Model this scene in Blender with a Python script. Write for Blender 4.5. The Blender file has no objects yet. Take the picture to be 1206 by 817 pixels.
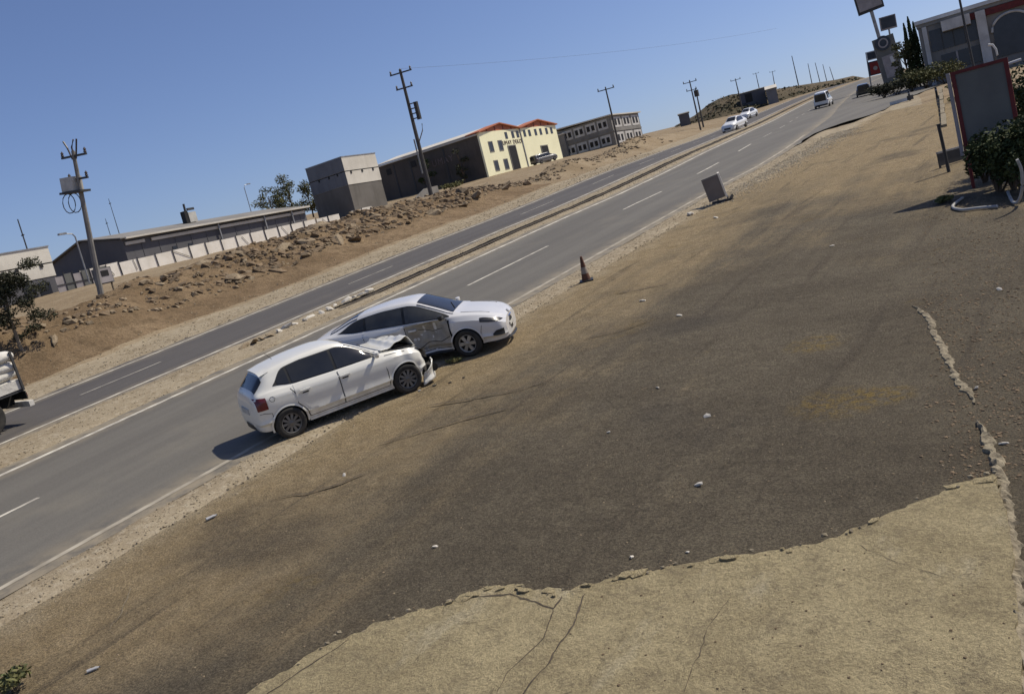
import bpy, bmesh, math, random
import numpy as np
from mathutils import Vector, Matrix, noise
rnd = random.Random(7)
sc = bpy.context.scene
COL = sc.collection
rad = math.radians

# ------------------------------------------------------------------ camera, sky, sun, exposure
# Coordinates below are "site" coordinates: x across the road, y along it, z normal to the sloping
# ground; the camera stands over the origin. SLOPE turns the site so that world Z is plumb.
F, ROLL, PITCH, YAW, CAMH = 1100.0, 0.258917, 0.220429, 0.602906, 4.465
UPV = Vector((-0.045, 0.08, 1)).normalized()
TILT = Vector((0, 0, 1)).rotation_difference(UPV).to_matrix().to_4x4()
SLOPE = TILT.inverted()
def ray(px, py):
    dx, dy = px - 603.0, py - 408.5
    x = dx*math.cos(ROLL) - dy*math.sin(ROLL); y = dx*math.sin(ROLL) + dy*math.cos(ROLL)
    D = y*math.cos(PITCH) + F*math.sin(PITCH); G = F*math.cos(PITCH) - y*math.sin(PITCH)
    return Vector((x*math.cos(YAW) - G*math.sin(YAW), x*math.sin(YAW) + G*math.cos(YAW), -D))
EYE = Vector((0, 0, CAMH))
c0 = ray(603, 408.5); rx = (ray(604, 408.5) - c0).normalized(); uy = (ray(603, 407.5) - c0).normalized()
cm = Matrix.Identity(4); bk = (-c0).normalized()
for i in range(3): cm[i][0], cm[i][1], cm[i][2], cm[i][3] = rx[i], uy[i], bk[i], EYE[i]
cam = bpy.data.objects.new('camera', bpy.data.cameras.new('camera')); COL.objects.link(cam)
cam.matrix_world = SLOPE @ cm
cam.data.sensor_width = 36; cam.data.sensor_fit = 'HORIZONTAL'; cam.data.lens = F/1206*36
cam.data.clip_start = 0.1; cam.data.clip_end = 6000
sc.camera = cam

SUN_AZ, SUN_EL = rad(34), rad(50)
sdir = (SLOPE.to_3x3() @ Vector((math.sin(SUN_AZ)*math.cos(SUN_EL), math.cos(SUN_AZ)*math.cos(SUN_EL), math.sin(SUN_EL)))).normalized()
w = bpy.data.worlds.new('World'); sc.world = w; w.use_nodes = True
nt = w.node_tree; nt.nodes.clear()
wo = nt.nodes.new('ShaderNodeOutputWorld'); bg = nt.nodes.new('ShaderNodeBackground'); sky = nt.nodes.new('ShaderNodeTexSky')
sky.sky_type = 'NISHITA'; sky.sun_disc = False
sky.sun_elevation = math.asin(sdir.z); sky.sun_rotation = math.atan2(sdir.x, sdir.y)
sky.altitude = 1500; sky.air_density = 1.0; sky.dust_density = 3.0; sky.ozone_density = 5.0
bg.inputs[1].default_value = 0.08
sky_tint = nt.nodes.new('ShaderNodeMix'); sky_tint.data_type = 'RGBA'; sky_tint.blend_type = 'MULTIPLY'; sky_tint.inputs[0].default_value = 1; sky_tint.inputs[7].default_value = (1.03, .955, 1.05, 1)   # slight violet tint multiplied onto the sky colour
nt.links.new(sky.outputs[0], sky_tint.inputs[6]); nt.links.new(sky_tint.outputs[2], bg.inputs[0]); nt.links.new(bg.outputs[0], wo.inputs[0])
sun = bpy.data.objects.new('sun', bpy.data.lights.new('sun', 'SUN')); COL.objects.link(sun)
sun.data.energy = 3.4; sun.data.angle = rad(0.5); sun.data.color = (1.0, 0.93, 0.80)
sun.rotation_euler = sdir.to_track_quat('Z', 'Y').to_euler(); sun.location = (0, 0, 60)
sc.view_settings.view_transform = 'Standard'; sc.view_settings.look = 'None'
sc.view_settings.exposure = 0.36; sc.view_settings.gamma = 1.0; sc.view_settings.use_curve_mapping = False

# ------------------------------------------------------------------ helpers
def W(px, py, z=0.0):
    r = ray(px, py); return EYE + r*((z - CAMH)/r.z)
def onX(px, py, X):
    r = ray(px, py); return EYE + r*(X/r.x)
def onY(px, py, Y):
    r = ray(px, py); return EYE + r*(Y/r.y)
def HT(b, px, py):                       # height above base b of what a pixel shows at b's distance
    r = ray(px, py); return CAMH + r.z*math.hypot(b[0], b[1])/math.hypot(r.x, r.y) - b[2]
def sm(a, b, x):
    t = min(1, max(0, (x - a)/(b - a))); return t*t*(3 - 2*t)
def nz(x, y, z=0.0): return noise.noise(Vector((x, y, z)))

def hit(px, py, far_=260.0):              # where the line of sight through a pixel meets the ground
    r = ray(px, py); r = r/math.hypot(r.x, r.y); t = 8.0
    while t < far_:
        p = EYE + r*t
        if p.z < ground_z(p.x, p.y): break
        t += .25
    return EYE + r*t

class MB:
    def __init__(s): s.v = []; s.f = []; s.m = []
    def add(s, vs, fs, mi=0):
        n = len(s.v); s.v += [tuple(p) for p in vs]
        for f in fs: s.f.append(tuple(i + n for i in f)); s.m.append(mi)
        return s
    def box(s, x0, x1, y0, y1, z0, z1, M=None, mi=0):
        vs = [Vector((x, y, z)) for z in (z0, z1) for y in (y0, y1) for x in (x0, x1)]
        if M is not None: vs = [M @ p for p in vs]
        return s.add(vs, [(0, 2, 3, 1), (4, 5, 7, 6), (0, 1, 5, 4), (2, 6, 7, 3), (0, 4, 6, 2), (1, 3, 7, 5)], mi)
    def tube(s, pts, r, n=8, r2=None, cap=True, mi=0):
        pts = [Vector(p) for p in pts]; k = len(pts); vs = []; fs = []
        for i, p in enumerate(pts):
            d = (pts[min(i+1, k-1)] - pts[max(i-1, 0)]).normalized()
            a = d.cross(Vector((0, 0, 1)) if abs(d.z) < .9 else Vector((1, 0, 0))).normalized(); b = d.cross(a)
            rr = r if r2 is None else r + (r2 - r)*i/(k - 1)
            for j in range(n):
                t = 2*math.pi*j/n; vs.append(p + (a*math.cos(t) + b*math.sin(t))*rr)
        for i in range(k - 1):
            for j in range(n):
                q = (j + 1) % n; fs.append((i*n + j, i*n + q, (i+1)*n + q, (i+1)*n + j))
        if cap: fs += [tuple(range(n))[::-1], tuple(range((k-1)*n, k*n))]
        return s.add(vs, fs, mi)
    def lathe(s, prof, n=24, M=None, closed=False, mi=0):   # prof (r, h), axis local z
        vs = []; fs = []; k = len(prof)
        for (r, h) in prof:
            for j in range(n):
                t = 2*math.pi*j/n; p = Vector((r*math.cos(t), r*math.sin(t), h)); vs.append(M @ p if M is not None else p)
        for i in range(k if closed else k - 1):
            i2 = (i + 1) % k
            for j in range(n):
                q = (j + 1) % n; fs.append((i*n + j, i*n + q, i2*n + q, i2*n + j))
        if not closed:
            if prof[0][0] > 1e-4: fs.append(tuple(range(n))[::-1])
            if prof[-1][0] > 1e-4: fs.append(tuple(range((k-1)*n, k*n)))
        return s.add(vs, fs, mi)
    def prism(s, poly, z0, z1, mi=0):     # poly of (x, y)
        n = len(poly); vs = [(x, y, z0) for x, y in poly] + [(x, y, z1) for x, y in poly]
        return s.add(vs, [tuple(range(n))[::-1], tuple(range(n, 2*n))] + [(i, (i+1) % n, n + (i+1) % n, n + i) for i in range(n)], mi)
    def grid(s, nx, ny, fn, mi=0, flip=False):
        vs = [fn(i/(nx-1), j/(ny-1)) for j in range(ny) for i in range(nx)]
        fs = [(j*nx+i, j*nx+i+1, (j+1)*nx+i+1, (j+1)*nx+i) for j in range(ny-1) for i in range(nx-1)]
        if flip: fs = [f[::-1] for f in fs]
        return s.add(vs, fs, mi)
    def mesh(s, name, mats, smooth=False, sharp=40):
        me = bpy.data.meshes.new(name); me.from_pydata(s.v, [], s.f)
        for m in (mats if isinstance(mats, (list, tuple)) else [mats]): me.materials.append(m)
        if any(s.m): me.polygons.foreach_set('material_index', s.m)
        if smooth:
            me.shade_smooth(); me.set_sharp_from_angle(angle=rad(sharp))
        me.update(); return me
    def build(s, name, mats, parent=None, smooth=False, sharp=40):
        return link(name, s.mesh(name, mats, smooth, sharp), parent)
def link(name, data, parent=None):
    o = bpy.data.objects.new(name, data); COL.objects.link(o); o.parent = parent; return o
def tag(o, label=None, cat=None, group=None, kind=None):
    if label: o['label'] = label
    if cat: o['category'] = cat
    if group: o['group'] = group
    if kind: o['kind'] = kind
    return o
def struct(o): o['kind'] = 'structure'; return o
def thing(name, label, cat, loc, rz=0.0, upright=True, group=None):
    o = bpy.data.objects.new(name, None); COL.objects.link(o); o.empty_display_size = 0.3
    o.matrix_world = Matrix.Translation(Vector(loc)) @ (TILT if upright else Matrix.Identity(4)) @ Matrix.Rotation(rz, 4, 'Z')
    return tag(o, label, cat, group)
def P(name, mb, mats, parent, smooth=False, sharp=40): return mb.build(name, mats, parent, smooth, sharp)
def B(*a, **k): return MB().box(*a, **k)

# ------------------------------------------------------------------ materials
class NT:
    def __init__(s, name):
        s.mat = bpy.data.materials.new(name); s.mat.use_nodes = True; s.t = s.mat.node_tree; s.n = s.t.nodes
        s.bsdf = s.n['Principled BSDF']; s.tc = s.n.new('ShaderNodeTexCoord'); s.co = s.tc.outputs['Object']
    def L(s, a, b): s.t.links.new(a, b)
    def mapped(s, scale, rot=0.0):
        m = s.n.new('ShaderNodeMapping'); m.inputs['Scale'].default_value = scale; m.inputs['Rotation'].default_value = (0, 0, rot)
        s.L(s.co, m.inputs[0]); return m.outputs[0]
    def noise(s, scale, detail=4, rough=.55, vec=None, dist=0.0):
        n = s.n.new('ShaderNodeTexNoise'); n.inputs['Scale'].default_value = scale; n.inputs['Detail'].default_value = detail
        n.inputs['Roughness'].default_value = rough; n.inputs['Distortion'].default_value = dist
        s.L(vec or s.co, n.inputs['Vector']); return n.outputs['Fac']
    def voro(s, scale, feature='F1', vec=None, out='Distance'):
        n = s.n.new('ShaderNodeTexVoronoi'); n.inputs['Scale'].default_value = scale; n.feature = feature
        s.L(vec or s.co, n.inputs['Vector']); return n.outputs[out]
    def ramp(s, fac, stops):
        r = s.n.new('ShaderNodeMapRange'); r.interpolation_type = 'SMOOTHSTEP'
        r.inputs['From Min'].default_value, r.inputs['From Max'].default_value = stops[0], stops[1]
        r.inputs['To Min'].default_value, r.inputs['To Max'].default_value = (stops[2], stops[3]) if len(stops) > 2 else (0, 1)
        s.L(fac, r.inputs['Value']); return r.outputs[0]
    def mix(s, fac, a, b, mode='MIX'):
        m = s.n.new('ShaderNodeMix'); m.data_type = 'RGBA'; m.blend_type = mode
        for sock, v in ((m.inputs[0], fac), (m.inputs[6], a), (m.inputs[7], b)):
            if hasattr(v, 'links') or hasattr(v, 'is_linked'): s.L(v, sock)
            elif isinstance(v, (int, float)): sock.default_value = v
            else: sock.default_value = (*v, 1)
        return m.outputs[2]
    def math(s, op, a, b):
        m = s.n.new('ShaderNodeMath'); m.operation = op
        for i, v in enumerate((a, b)):
            if isinstance(v, (int, float)): m.inputs[i].default_value = v
            else: s.L(v, m.inputs[i])
        return m.outputs[0]
    def sep(s):
        n = s.n.new('ShaderNodeSeparateXYZ'); s.L(s.co, n.inputs[0]); return n.outputs
    def done(s, col, rough=.9, bump=None, dist=.02, strength=.6, spec=.3, metal=0.0):
        if hasattr(col, 'is_linked'): s.L(col, s.bsdf.inputs['Base Color'])
        else: s.bsdf.inputs['Base Color'].default_value = (*col, 1)
        if hasattr(rough, 'is_linked'): s.L(rough, s.bsdf.inputs['Roughness'])
        else: s.bsdf.inputs['Roughness'].default_value = rough
        s.bsdf.inputs['Specular IOR Level'].default_value = spec; s.bsdf.inputs['Metallic'].default_value = metal
        if bump is not None:
            b = s.n.new('ShaderNodeBump'); b.inputs['Distance'].default_value = dist; b.inputs['Strength'].default_value = strength
            s.L(bump, b.inputs['Height']); s.L(b.outputs[0], s.bsdf.inputs['Normal'])
        return s.mat
def simple(name, a, b=None, scale=3.0, rough=.7, bump=0.0, spec=.3, metal=0.0, detail=5, fine=None):
    t = NT(name); b = b or tuple(c*.75 for c in a)
    f = t.ramp(t.noise(scale, detail), (.3, .7)); col = t.mix(f, a, b)
    if fine: col = t.mix(t.ramp(t.noise(fine, 3), (.35, .75)), col, t.mix(1.0, col, (.6, .6, .6), 'MULTIPLY'))
    return t.done(col, rough, t.noise(scale*4, 4) if bump else None, bump, .7, spec, metal)

def m_dirt(name, a, b, c, s1=.25, s2=3.0, grain=14.0, bump=.04):
    t = NT(name)
    col = t.mix(t.ramp(t.noise(s1, 5, .6), (.35, .65)), a, b)
    col = t.mix(t.ramp(t.noise(s2, 6, .65), (.45, .72)), col, c)
    g = t.noise(grain, 4, .7)
    col = t.mix(t.ramp(g, (.3, .7)), t.mix(1.0, col, (.72, .70, .68), 'MULTIPLY'), col)
    return t.done(col, .95, t.math('ADD', t.math('MULTIPLY', g, .6), t.noise(s2, 6, .7)), bump, .8, .15)

M = {}
M['dirt'] = m_dirt('dry dirt', (.27, .205, .125), (.34, .27, .175), (.22, .16, .095))
M['bank'] = m_dirt('dug earth', (.185, .128, .072), (.265, .19, .112), (.125, .088, .05), .35, 2.2, 9, .12)
M['hill'] = m_dirt('dry hill', (.15, .115, .07), (.10, .082, .048), (.075, .068, .036), .05, .4, 2.0, .5)
def m_road(name, a, b, sand, r_edge, l_edge):
    t = NT(name); along = t.mapped((1.0, .045, 1)); at_ = t.n.new('ShaderNodeAttribute'); at_.attribute_name = 'across'; x = [at_.outputs['Fac']]
    col = t.mix(t.ramp(t.noise(.9, 5, .6, along), (.3, .7)), a, b)
    col = t.mix(t.ramp(t.noise(.5, 4, .6), (.5, .8)), col, t.mix(1.0, col, (1.22, 1.2, 1.14), 'MULTIPLY'))
    g = t.noise(38, 3, .7)
    col = t.mix(t.ramp(g, (.3, .72)), t.mix(1.0, col, (.78, .78, .78), 'MULTIPLY'), col)
    # dust blown on to the edges
    d = t.math('ADD', t.ramp(x[0], (r_edge - 1.1, r_edge + .2, 0, .75)), t.ramp(x[0], (l_edge + 1.0, l_edge - .2, 0, .75)))
    d = t.math('MULTIPLY', d, t.ramp(t.noise(1.3, 6, .7), (.3, .62)))
    col = t.mix(d, col, sand)
    return t.done(col, .82, g, .006, .6, .35)
M['road'] = m_road('worn asphalt', (.122, .112, .095), (.158, .146, .122), (.30, .25, .17), -14.0, -21.7)
M['road_far'] = m_road('newer asphalt', (.084, .076, .070), (.106, .097, .088), (.30, .25, .17), -24.9, -30.2)
M['sand'] = m_dirt('gravelly sand', (.36, .30, .205), (.29, .235, .155), (.43, .37, .27), .6, 5.0, 22, .03)
M['paint'] = simple('worn road paint', (.62, .58, .48), (.34, .31, .26), 2.3, .75)
M['paint3'] = simple('dusty worn edge paint', (.44, .395, .31), (.25, .22, .17), 1.7, .85)
M['paint2'] = simple('faded road paint', (.40, .37, .31), (.22, .205, .18), 2.3, .8)

def m_forecourt():
    t = NT('dusty old asphalt'); x = t.sep(); ang = rad(-6)
    st = t.mapped((1.0, .10, 1), ang)
    col = t.mix(t.ramp(t.noise(.45, 5, .65), (.35, .65)), (.096, .079, .055), (.128, .107, .075))
    # dust thicker towards the road and far up the lot
    dx = t.ramp(x[0], (-5.0, -14.5, 0, 1)); dy = t.ramp(x[1], (13, 44, 0, .85))
    d = t.math('MAXIMUM', dx, dy)
    d = t.math('ADD', d, t.math('MULTIPLY', t.math('SUBTRACT', t.noise(.28, 6, .65), .5), 1.3))
    d = t.math('ADD', d, t.math('MULTIPLY', t.math('SUBTRACT', t.noise(1.1, 5, .7, st), .5), .95))
    dust = t.mix(t.ramp(t.noise(2.2, 5, .65), (.35, .7)), (.245, .184, .103), (.30, .232, .138))
    col = t.mix(t.ramp(d, (.12, .82, 0, .92)), col, dust)
    # tyre streaks
    s2 = t.ramp(t.noise(2.6, 4, .6, t.mapped((1.0, .06, 1), rad(-14))), (.56, .70))
    col = t.mix(t.math('MULTIPLY', s2, .6), col, (.075, .06, .043))
    # pale gravel spilled along the road edge higher up
    gv = t.math('MULTIPLY', t.ramp(x[0], (-11.2, -12.6)), t.ramp(x[1], (33, 40)))
    gv = t.math('MULTIPLY', gv, t.ramp(t.noise(1.2, 5, .7), (.3, .6)))
    col = t.mix(gv, col, (.40, .34, .25))
    # oil stains and damp patches
    oi = t.math('MULTIPLY', t.ramp(t.noise(.22, 3, .5), (.58, .70)), .55)
    col = t.mix(oi, col, (.050, .043, .036))
    # yellowish weeds dust
    yv = t.math('MULTIPLY', t.ramp(t.noise(.5, 3), (.62, .74)), t.ramp(t.noise(5, 5, .7), (.4, .65)))
    col = t.mix(t.math('MULTIPLY', yv, .6), col, (.17, .115, .035))
    mt = t.noise(5.5, 6, .75); col = t.mix(t.ramp(mt, (.36, .64)), t.mix(1.0, col, (.86, .85, .84), 'MULTIPLY'), t.mix(1.0, col, (1.10, 1.10, 1.08), 'MULTIPLY'))
    sd = t.math('MULTIPLY', t.ramp(t.math('ADD', x[0], t.math('MULTIPLY', t.noise(.8, 6, .7), 2.6)), (-10.6, -11.9)), t.ramp(t.noise(3.0, 6, .75), (.30, .60, .35, 1)))
    col = t.mix(sd, col, (.345, .285, .19))
    for (cx_, cy_, rr) in [(W(985, 474).x, W(985, 474).y, .75), (W(1040, 465).x, W(1040, 465).y, .5), (W(960, 405).x, W(960, 405).y, .6)]:
        dv = t.math('ADD', t.math('POWER', t.math('SUBTRACT', x[0], cx_), 2), t.math('POWER', t.math('SUBTRACT', x[1], cy_), 2))
        col = t.mix(t.math('MULTIPLY', t.ramp(dv, (rr*rr, 0, 0, .7)), t.ramp(t.noise(6, 5, .75), (.42, .62))), col, (.20, .135, .035))
    g = t.noise(30, 5, .85); sp = t.voro(20)
    col = t.mix(t.ramp(g, (.38, .62)), t.mix(1.0, col, (.58, .58, .58), 'MULTIPLY'), t.mix(1.0, col, (1.36, 1.35, 1.30), 'MULTIPLY'))
    col = t.mix(t.ramp(sp, (.20, .06, 0, .55)), col, (.24, .20, .15))
    return t.done(col, .93, t.math('ADD', g, t.math('MULTIPLY', t.noise(3, 5, .7), 1.2)), .035, 1.0, .2)
M['forecourt'] = m_forecourt()
def m_conc():
    t = NT('old dusty concrete')
    col = t.mix(t.ramp(t.noise(.7, 6, .7), (.36, .62)), (.61, .505, .295), (.46, .375, .215))
    col = t.mix(t.math('MULTIPLY', t.ramp(t.noise(3.2, 7, .8), (.48, .66)), .7), col, (.33, .27, .165))
    col = t.mix(t.math('MULTIPLY', t.ramp(t.noise(1.6, 5, .7, t.mapped((1, .35, 1), rad(35))), (.54, .70)), .6), col, (.66, .575, .39))
    g = t.noise(34, 5, .8); k = t.ramp(t.noise(9, 6, .8, None, 1.8), (.58, .64))
    col = t.mix(t.ramp(g, (.36, .64)), t.mix(1.0, col, (.70, .69, .68), 'MULTIPLY'), t.mix(1.0, col, (1.12, 1.12, 1.1), 'MULTIPLY'))
    col = t.mix(t.math('MULTIPLY', k, .6), col, (.13, .105, .07))
    return t.done(col, .92, t.math('ADD', g, t.math('MULTIPLY', t.noise(5, 7, .8), 2.0)), .05, 1.0, .2)
M['concrete'] = m_conc()
M['crumb'] = simple('crumbled concrete', (.33, .28, .19), (.20, .165, .11), 6, .95, .02, fine=40)
M['pale_gravel'] = simple('pale gravel', (.52, .45, .33), (.36, .30, .21), 3, .95)
M['crack'] = simple('dirt in a crack', (.05, .04, .03), (.10, .08, .055), 9, 1.0)
M['rock'] = simple('pale rubble', (.34, .265, .17), (.20, .15, .095), 1.5, .95, .03, fine=14)
M['rock2'] = simple('brown rubble', (.25, .18, .11), (.16, .115, .07), 1.5, .95, .03, fine=14)
M['stone_white'] = simple('white stone', (.62, .58, .50), (.45, .41, .34), 8, .9)

# cars
def m_paint(name, c, rough=.28, dirt=(.40, .36, .28), amt=.5):
    t = NT(name); z = t.sep()
    d = t.math('MULTIPLY', t.ramp(z[2], (.62, .18)), t.ramp(t.noise(5, 5, .65), (.35, .65)))
    d = t.math('ADD', t.math('MULTIPLY', d, amt), t.math('MULTIPLY', t.ramp(t.noise(1.7, 4), (.45, .75)), .10))
    t.bsdf.inputs['Coat Weight'].default_value = .5; t.bsdf.inputs['Coat Roughness'].default_value = .08
    return t.done(t.mix(d, c, dirt), t.ramp(d, (0, .6, rough, .7)), None, spec=.5)
M['white_paint'] = m_paint('off white car paint', (.74, .72, .64))
M['silver_paint'] = m_paint('pearl white car paint', (.64, .63, .61), .25)
M['van_paint'] = m_paint('plain white car paint', (.75, .75, .73))
M['dark_paint'] = m_paint('dark car paint', (.03, .032, .036))
M['grey_paint'] = m_paint('grey car paint', (.13, .125, .12))
M['bare'] = simple('dented door skin with reflection tone', (.40, .375, .32), (.28, .255, .21), 4, .5, .01, spec=.4)  # ground reflected in the caved-in door, painted as a grey-beige tone
M['glass'] = simple('dark car glass', (.018, .019, .020), (.030, .030, .028), 2, .06, spec=.6)
M['glass2'] = simple('dusty car glass', (.075, .075, .068), (.05, .05, .048), 3, .22, spec=.5)
M['black'] = simple('black plastic', (.018, .018, .018), (.03, .03, .028), 6, .5)
M['under'] = simple('dark underbody', (.012, .012, .012), (.02, .018, .016), 3, .95)
M['rubber'] = simple('dusty tyre', (.028, .027, .025), (.055, .05, .042), 7, .9)
M['alloy'] = simple('dusty silver wheel', (.42, .41, .38), (.30, .28, .25), 6, .38, spec=.5, metal=.35)
M['alloy2'] = simple('dull wheel cover', (.20, .19, .17), (.13, .12, .105), 6, .5, spec=.4, metal=.2)
M['red_lamp'] = simple('red lamp lens', (.17, .022, .020), (.11, .014, .014), 9, .2, spec=.6)
M['clear_lamp'] = simple('smoked lamp lens', (.02, .02, .022), (.05, .05, .05), 10, .3, spec=.4)
M['chrome'] = simple('chrome trim', (.6, .6, .6), (.5, .5, .5), 5, .15, metal=1.0)
M['engine'] = simple('engine bay parts', (.022, .021, .020), (.055, .05, .045), 9, .7, .02)

# buildings
def m_wall(name, a, b, s=.5, stain=.4, rough=.85, ribs=0):
    t = NT(name); col = t.mix(t.ramp(t.noise(s, 5, .6), (.35, .7)), a, b)
    st = t.ramp(t.noise(1.6, 5, .65, t.mapped((1, 1, .12))), (.5, .75))
    col = t.mix(t.math('MULTIPLY', st, stain), col, tuple(c*.55 for c in a))
    return t.done(col, rough, t.noise(8, 4), .02, .5)
M['yellow'] = m_wall('cream yellow render', (.90, .86, .58), (.84, .80, .53), .3, .08)
M['orange'] = m_wall('orange fascia metal', (.46, .17, .09), (.38, .13, .07), .5, .3)
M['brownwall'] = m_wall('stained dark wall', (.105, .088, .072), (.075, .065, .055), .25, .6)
M['greywall'] = m_wall('grey corrugated sheet', (.115, .112, .118), (.095, .093, .098), .3, .25)
M['greyroof'] = m_wall('weathered sheet roof', (.24, .225, .20), (.17, .16, .145), .3, .4)
M['shedroof'] = m_wall('pale sheet roof', (.62, .58, .50), (.5, .46, .39), .3, .2)
M['whitewall'] = m_wall('white sheet cladding', (.66, .62, .53), (.56, .52, .44), .4, .25)
M['shadewall'] = m_wall('shade-toned cladding', (.17, .175, .185), (.135, .14, .15), .4, .3)  # shade put into the colour, for the unlit side of white cladding
M['fence_white'] = m_wall('whitewashed board', (.80, .75, .66), (.68, .63, .54), .7, .25)
M['bareconc'] = m_wall('bare concrete', (.24, .225, .20), (.17, .16, .145), .35, .5)
M['plaster'] = m_wall('white plaster patch', (.56, .54, .50), (.42, .40, .37), .8, .35)
M['dark'] = simple('dark opening', (.014, .013, .012), (.022, .02, .018), 2, .6)
M['dark_window'] = simple('dark window pane', (.020, .022, .028), (.03, .032, .04), 1, .25, spec=.5)
M['steel'] = simple('galvanised steel', (.32, .32, .32), (.22, .22, .22), 2, .5, metal=.4)
M['darksteel'] = simple('dark steel', (.06, .058, .055), (.04, .04, .04), 2, .6)
M['polec'] = simple('concrete pole', (.25, .235, .21), (.16, .15, .135), 1.2, .9, .01)
M['poled'] = simple('weathered pole', (.105, .097, .088), (.07, .065, .06), 1.2, .9, .01)
M['insul'] = simple('brown insulator', (.05, .035, .028), (.08, .06, .05), 3, .4)
M['white_box'] = simple('pale enamel box', (.55, .53, .47), (.42, .40, .35), 2, .6)
M['red_paint'] = simple('dull red paint', (.15, .024, .022), (.10, .018, .017), 3, .6)
M['panel_face'] = simple('dull grey panel', (.15, .15, .135), (.115, .115, .105), .8, .6)
M['sign_grey'] = simple('weathered sign face', (.34, .31, .30), (.26, .235, .23), 1.5, .6)
M['sign_red'] = simple('red sign face', (.24, .03, .028), (.18, .026, .026), 1.5, .45)
M['sign_dark'] = simple('dark blue sign face', (.035, .045, .06), (.05, .06, .075), 1.5, .4)
M['sign_white'] = simple('white sign face', (.62, .62, .60), (.5, .5, .48), 1.5, .5)
M['letters'] = simple('dark painted letters', (.13, .09, .07), (.09, .06, .05), 2, .8)
M['letters_pale'] = simple('faded painted letters', (.20, .155, .145), (.15, .12, .11), 2, .9)
M['cone_orange'] = simple('sunbleached cone plastic', (.15, .065, .035), (.09, .045, .03), 9, .7)
M['cone_white'] = simple('grubby white band', (.34, .29, .23), (.22, .18, .14), 9, .7)
M['hose'] = simple('grey hose', (.42, .41, .38), (.33, .32, .3), 4, .6)
M['bark'] = simple('bark', (.13, .095, .065), (.08, .06, .042), 5, .95, .02)
M['barkpale'] = simple('pale bark', (.26, .21, .15), (.16, .13, .09), 5, .95, .02)
def m_leaf(name, a, b):
    t = NT(name); t.bsdf.inputs['Subsurface Weight'].default_value = 0
    return t.done(t.mix(t.ramp(t.noise(2.5, 4), (.35, .65)), a, b), .75, spec=.2)
M['leaf'] = m_leaf('dark foliage', (.035, .048, .018), (.060, .075, .026))
M['leaf_dry'] = m_leaf('dry foliage', (.095, .10, .035), (.13, .12, .05))
M['leaf_grey'] = m_leaf('dusty foliage', (.060, .062, .035), (.040, .042, .024))
M['weed'] = m_leaf('weeds', (.10, .12, .045), (.16, .145, .06))
M['sack'] = simple('white woven sack', (.66, .63, .56), (.5, .47, .41), 2, .8, .03)
M['rag'] = simple('grubby pale litter', (.42, .42, .42), (.26, .26, .26), 12, .7)

# ------------------------------------------------------------------ terrain
RX, DX, MX, IX, OX = -14.09, -18.02, -21.46, -25.17, -29.93      # painted lines
def hermite(pts):                         # smooth monotone curve through (t, value) pairs
    xs = [p[0] for p in pts]; ys = [p[1] for p in pts]; n = len(pts); h = [xs[i+1] - xs[i] for i in range(n-1)]; d = [(ys[i+1] - ys[i])/h[i] for i in range(n-1)]
    m = [d[0]] + [0.0 if d[i-1]*d[i] <= 0 else 2*d[i-1]*d[i]/(d[i-1] + d[i]) for i in range(1, n-1)] + [d[-1]]
    def f(x):
        if x <= xs[0]: return ys[0]
        if x >= xs[-1]: return ys[-1] + d[-1]*(x - xs[-1])
        i = 0
        while x > xs[i+1]: i += 1
        t = (x - xs[i])/h[i]
        return ys[i]*(2*t**3 - 3*t*t + 1) + m[i]*h[i]*(t**3 - 2*t*t + t) + ys[i+1]*(3*t*t - 2*t**3) + m[i+1]*h[i]*(t**3 - t*t)
    return f
cx = hermite([(44, 0), (50, -.4), (62, -1.8), (76, -4), (105, -9.8), (138, -15.5), (160, -18.6), (200, -22.5), (300, -28)])
base = hermite([(38, 0), (60, -.25), (80, -.85), (110, -2.0), (150, -3.0), (200, -3.9), (260, -5.6), (400, -14), (1600, -140)])
left_z = hermite([(0, 1.25), (40, 1.3), (60, .5), (83, -.65), (115, -1.1), (136, -1.95), (200, -4.3), (300, -8), (420, -17), (1600, -150)])
def bank(xs, y):                          # height of the land left of the road over the road's own level
    e = nz(xs*.11, y*.11, 3)*1.6
    a = sm(-33.6, -39.6, xs + e)
    fade = 1 - sm(54, 68, y)
    crest = math.exp(-((xs + 40.5)/3.6)**2)*(.45*fade)
    mounds = math.exp(-((xs + 37.5)/2.4)**2)*sm(50, 62, y)*(1 - sm(105, 125, y))*max(0, .50 + .9*nz(y*.11, 7.7) + .25*nz(y*.5, 3))
    rough = (nz(xs*.35, y*.35, 1)*.42 + (.28 - abs(nz(xs*.8, y*.8, 6)))*.55 + (.25 - abs(nz(xs*1.9, y*1.9, 5)))*.30)*a*fade*math.exp(-((xs + 40)/8.)**2)
    return a*(left_z(y) - base(y)) + crest*a + mounds*1.15 + rough
def T(x, y): return base(y) + bank(x - cx(y), y)
def corridor(xs, y):                      # ground is cut away under the laid surfaces
    k = max(sm(-13.55, -14.0, xs)*sm(-22.25, -21.8, xs), sm(-24.6, -25.0, xs)*sm(-30.7, -30.2, xs))
    return k
side_x = hermite([(50, -13.9), (57, -14.6), (61, -14.2), (65, -12.4), (78, -12.9), (93, -12.9), (109, -12.5), (160, -16)])   # right edge of the asphalt that opens to the station
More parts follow.
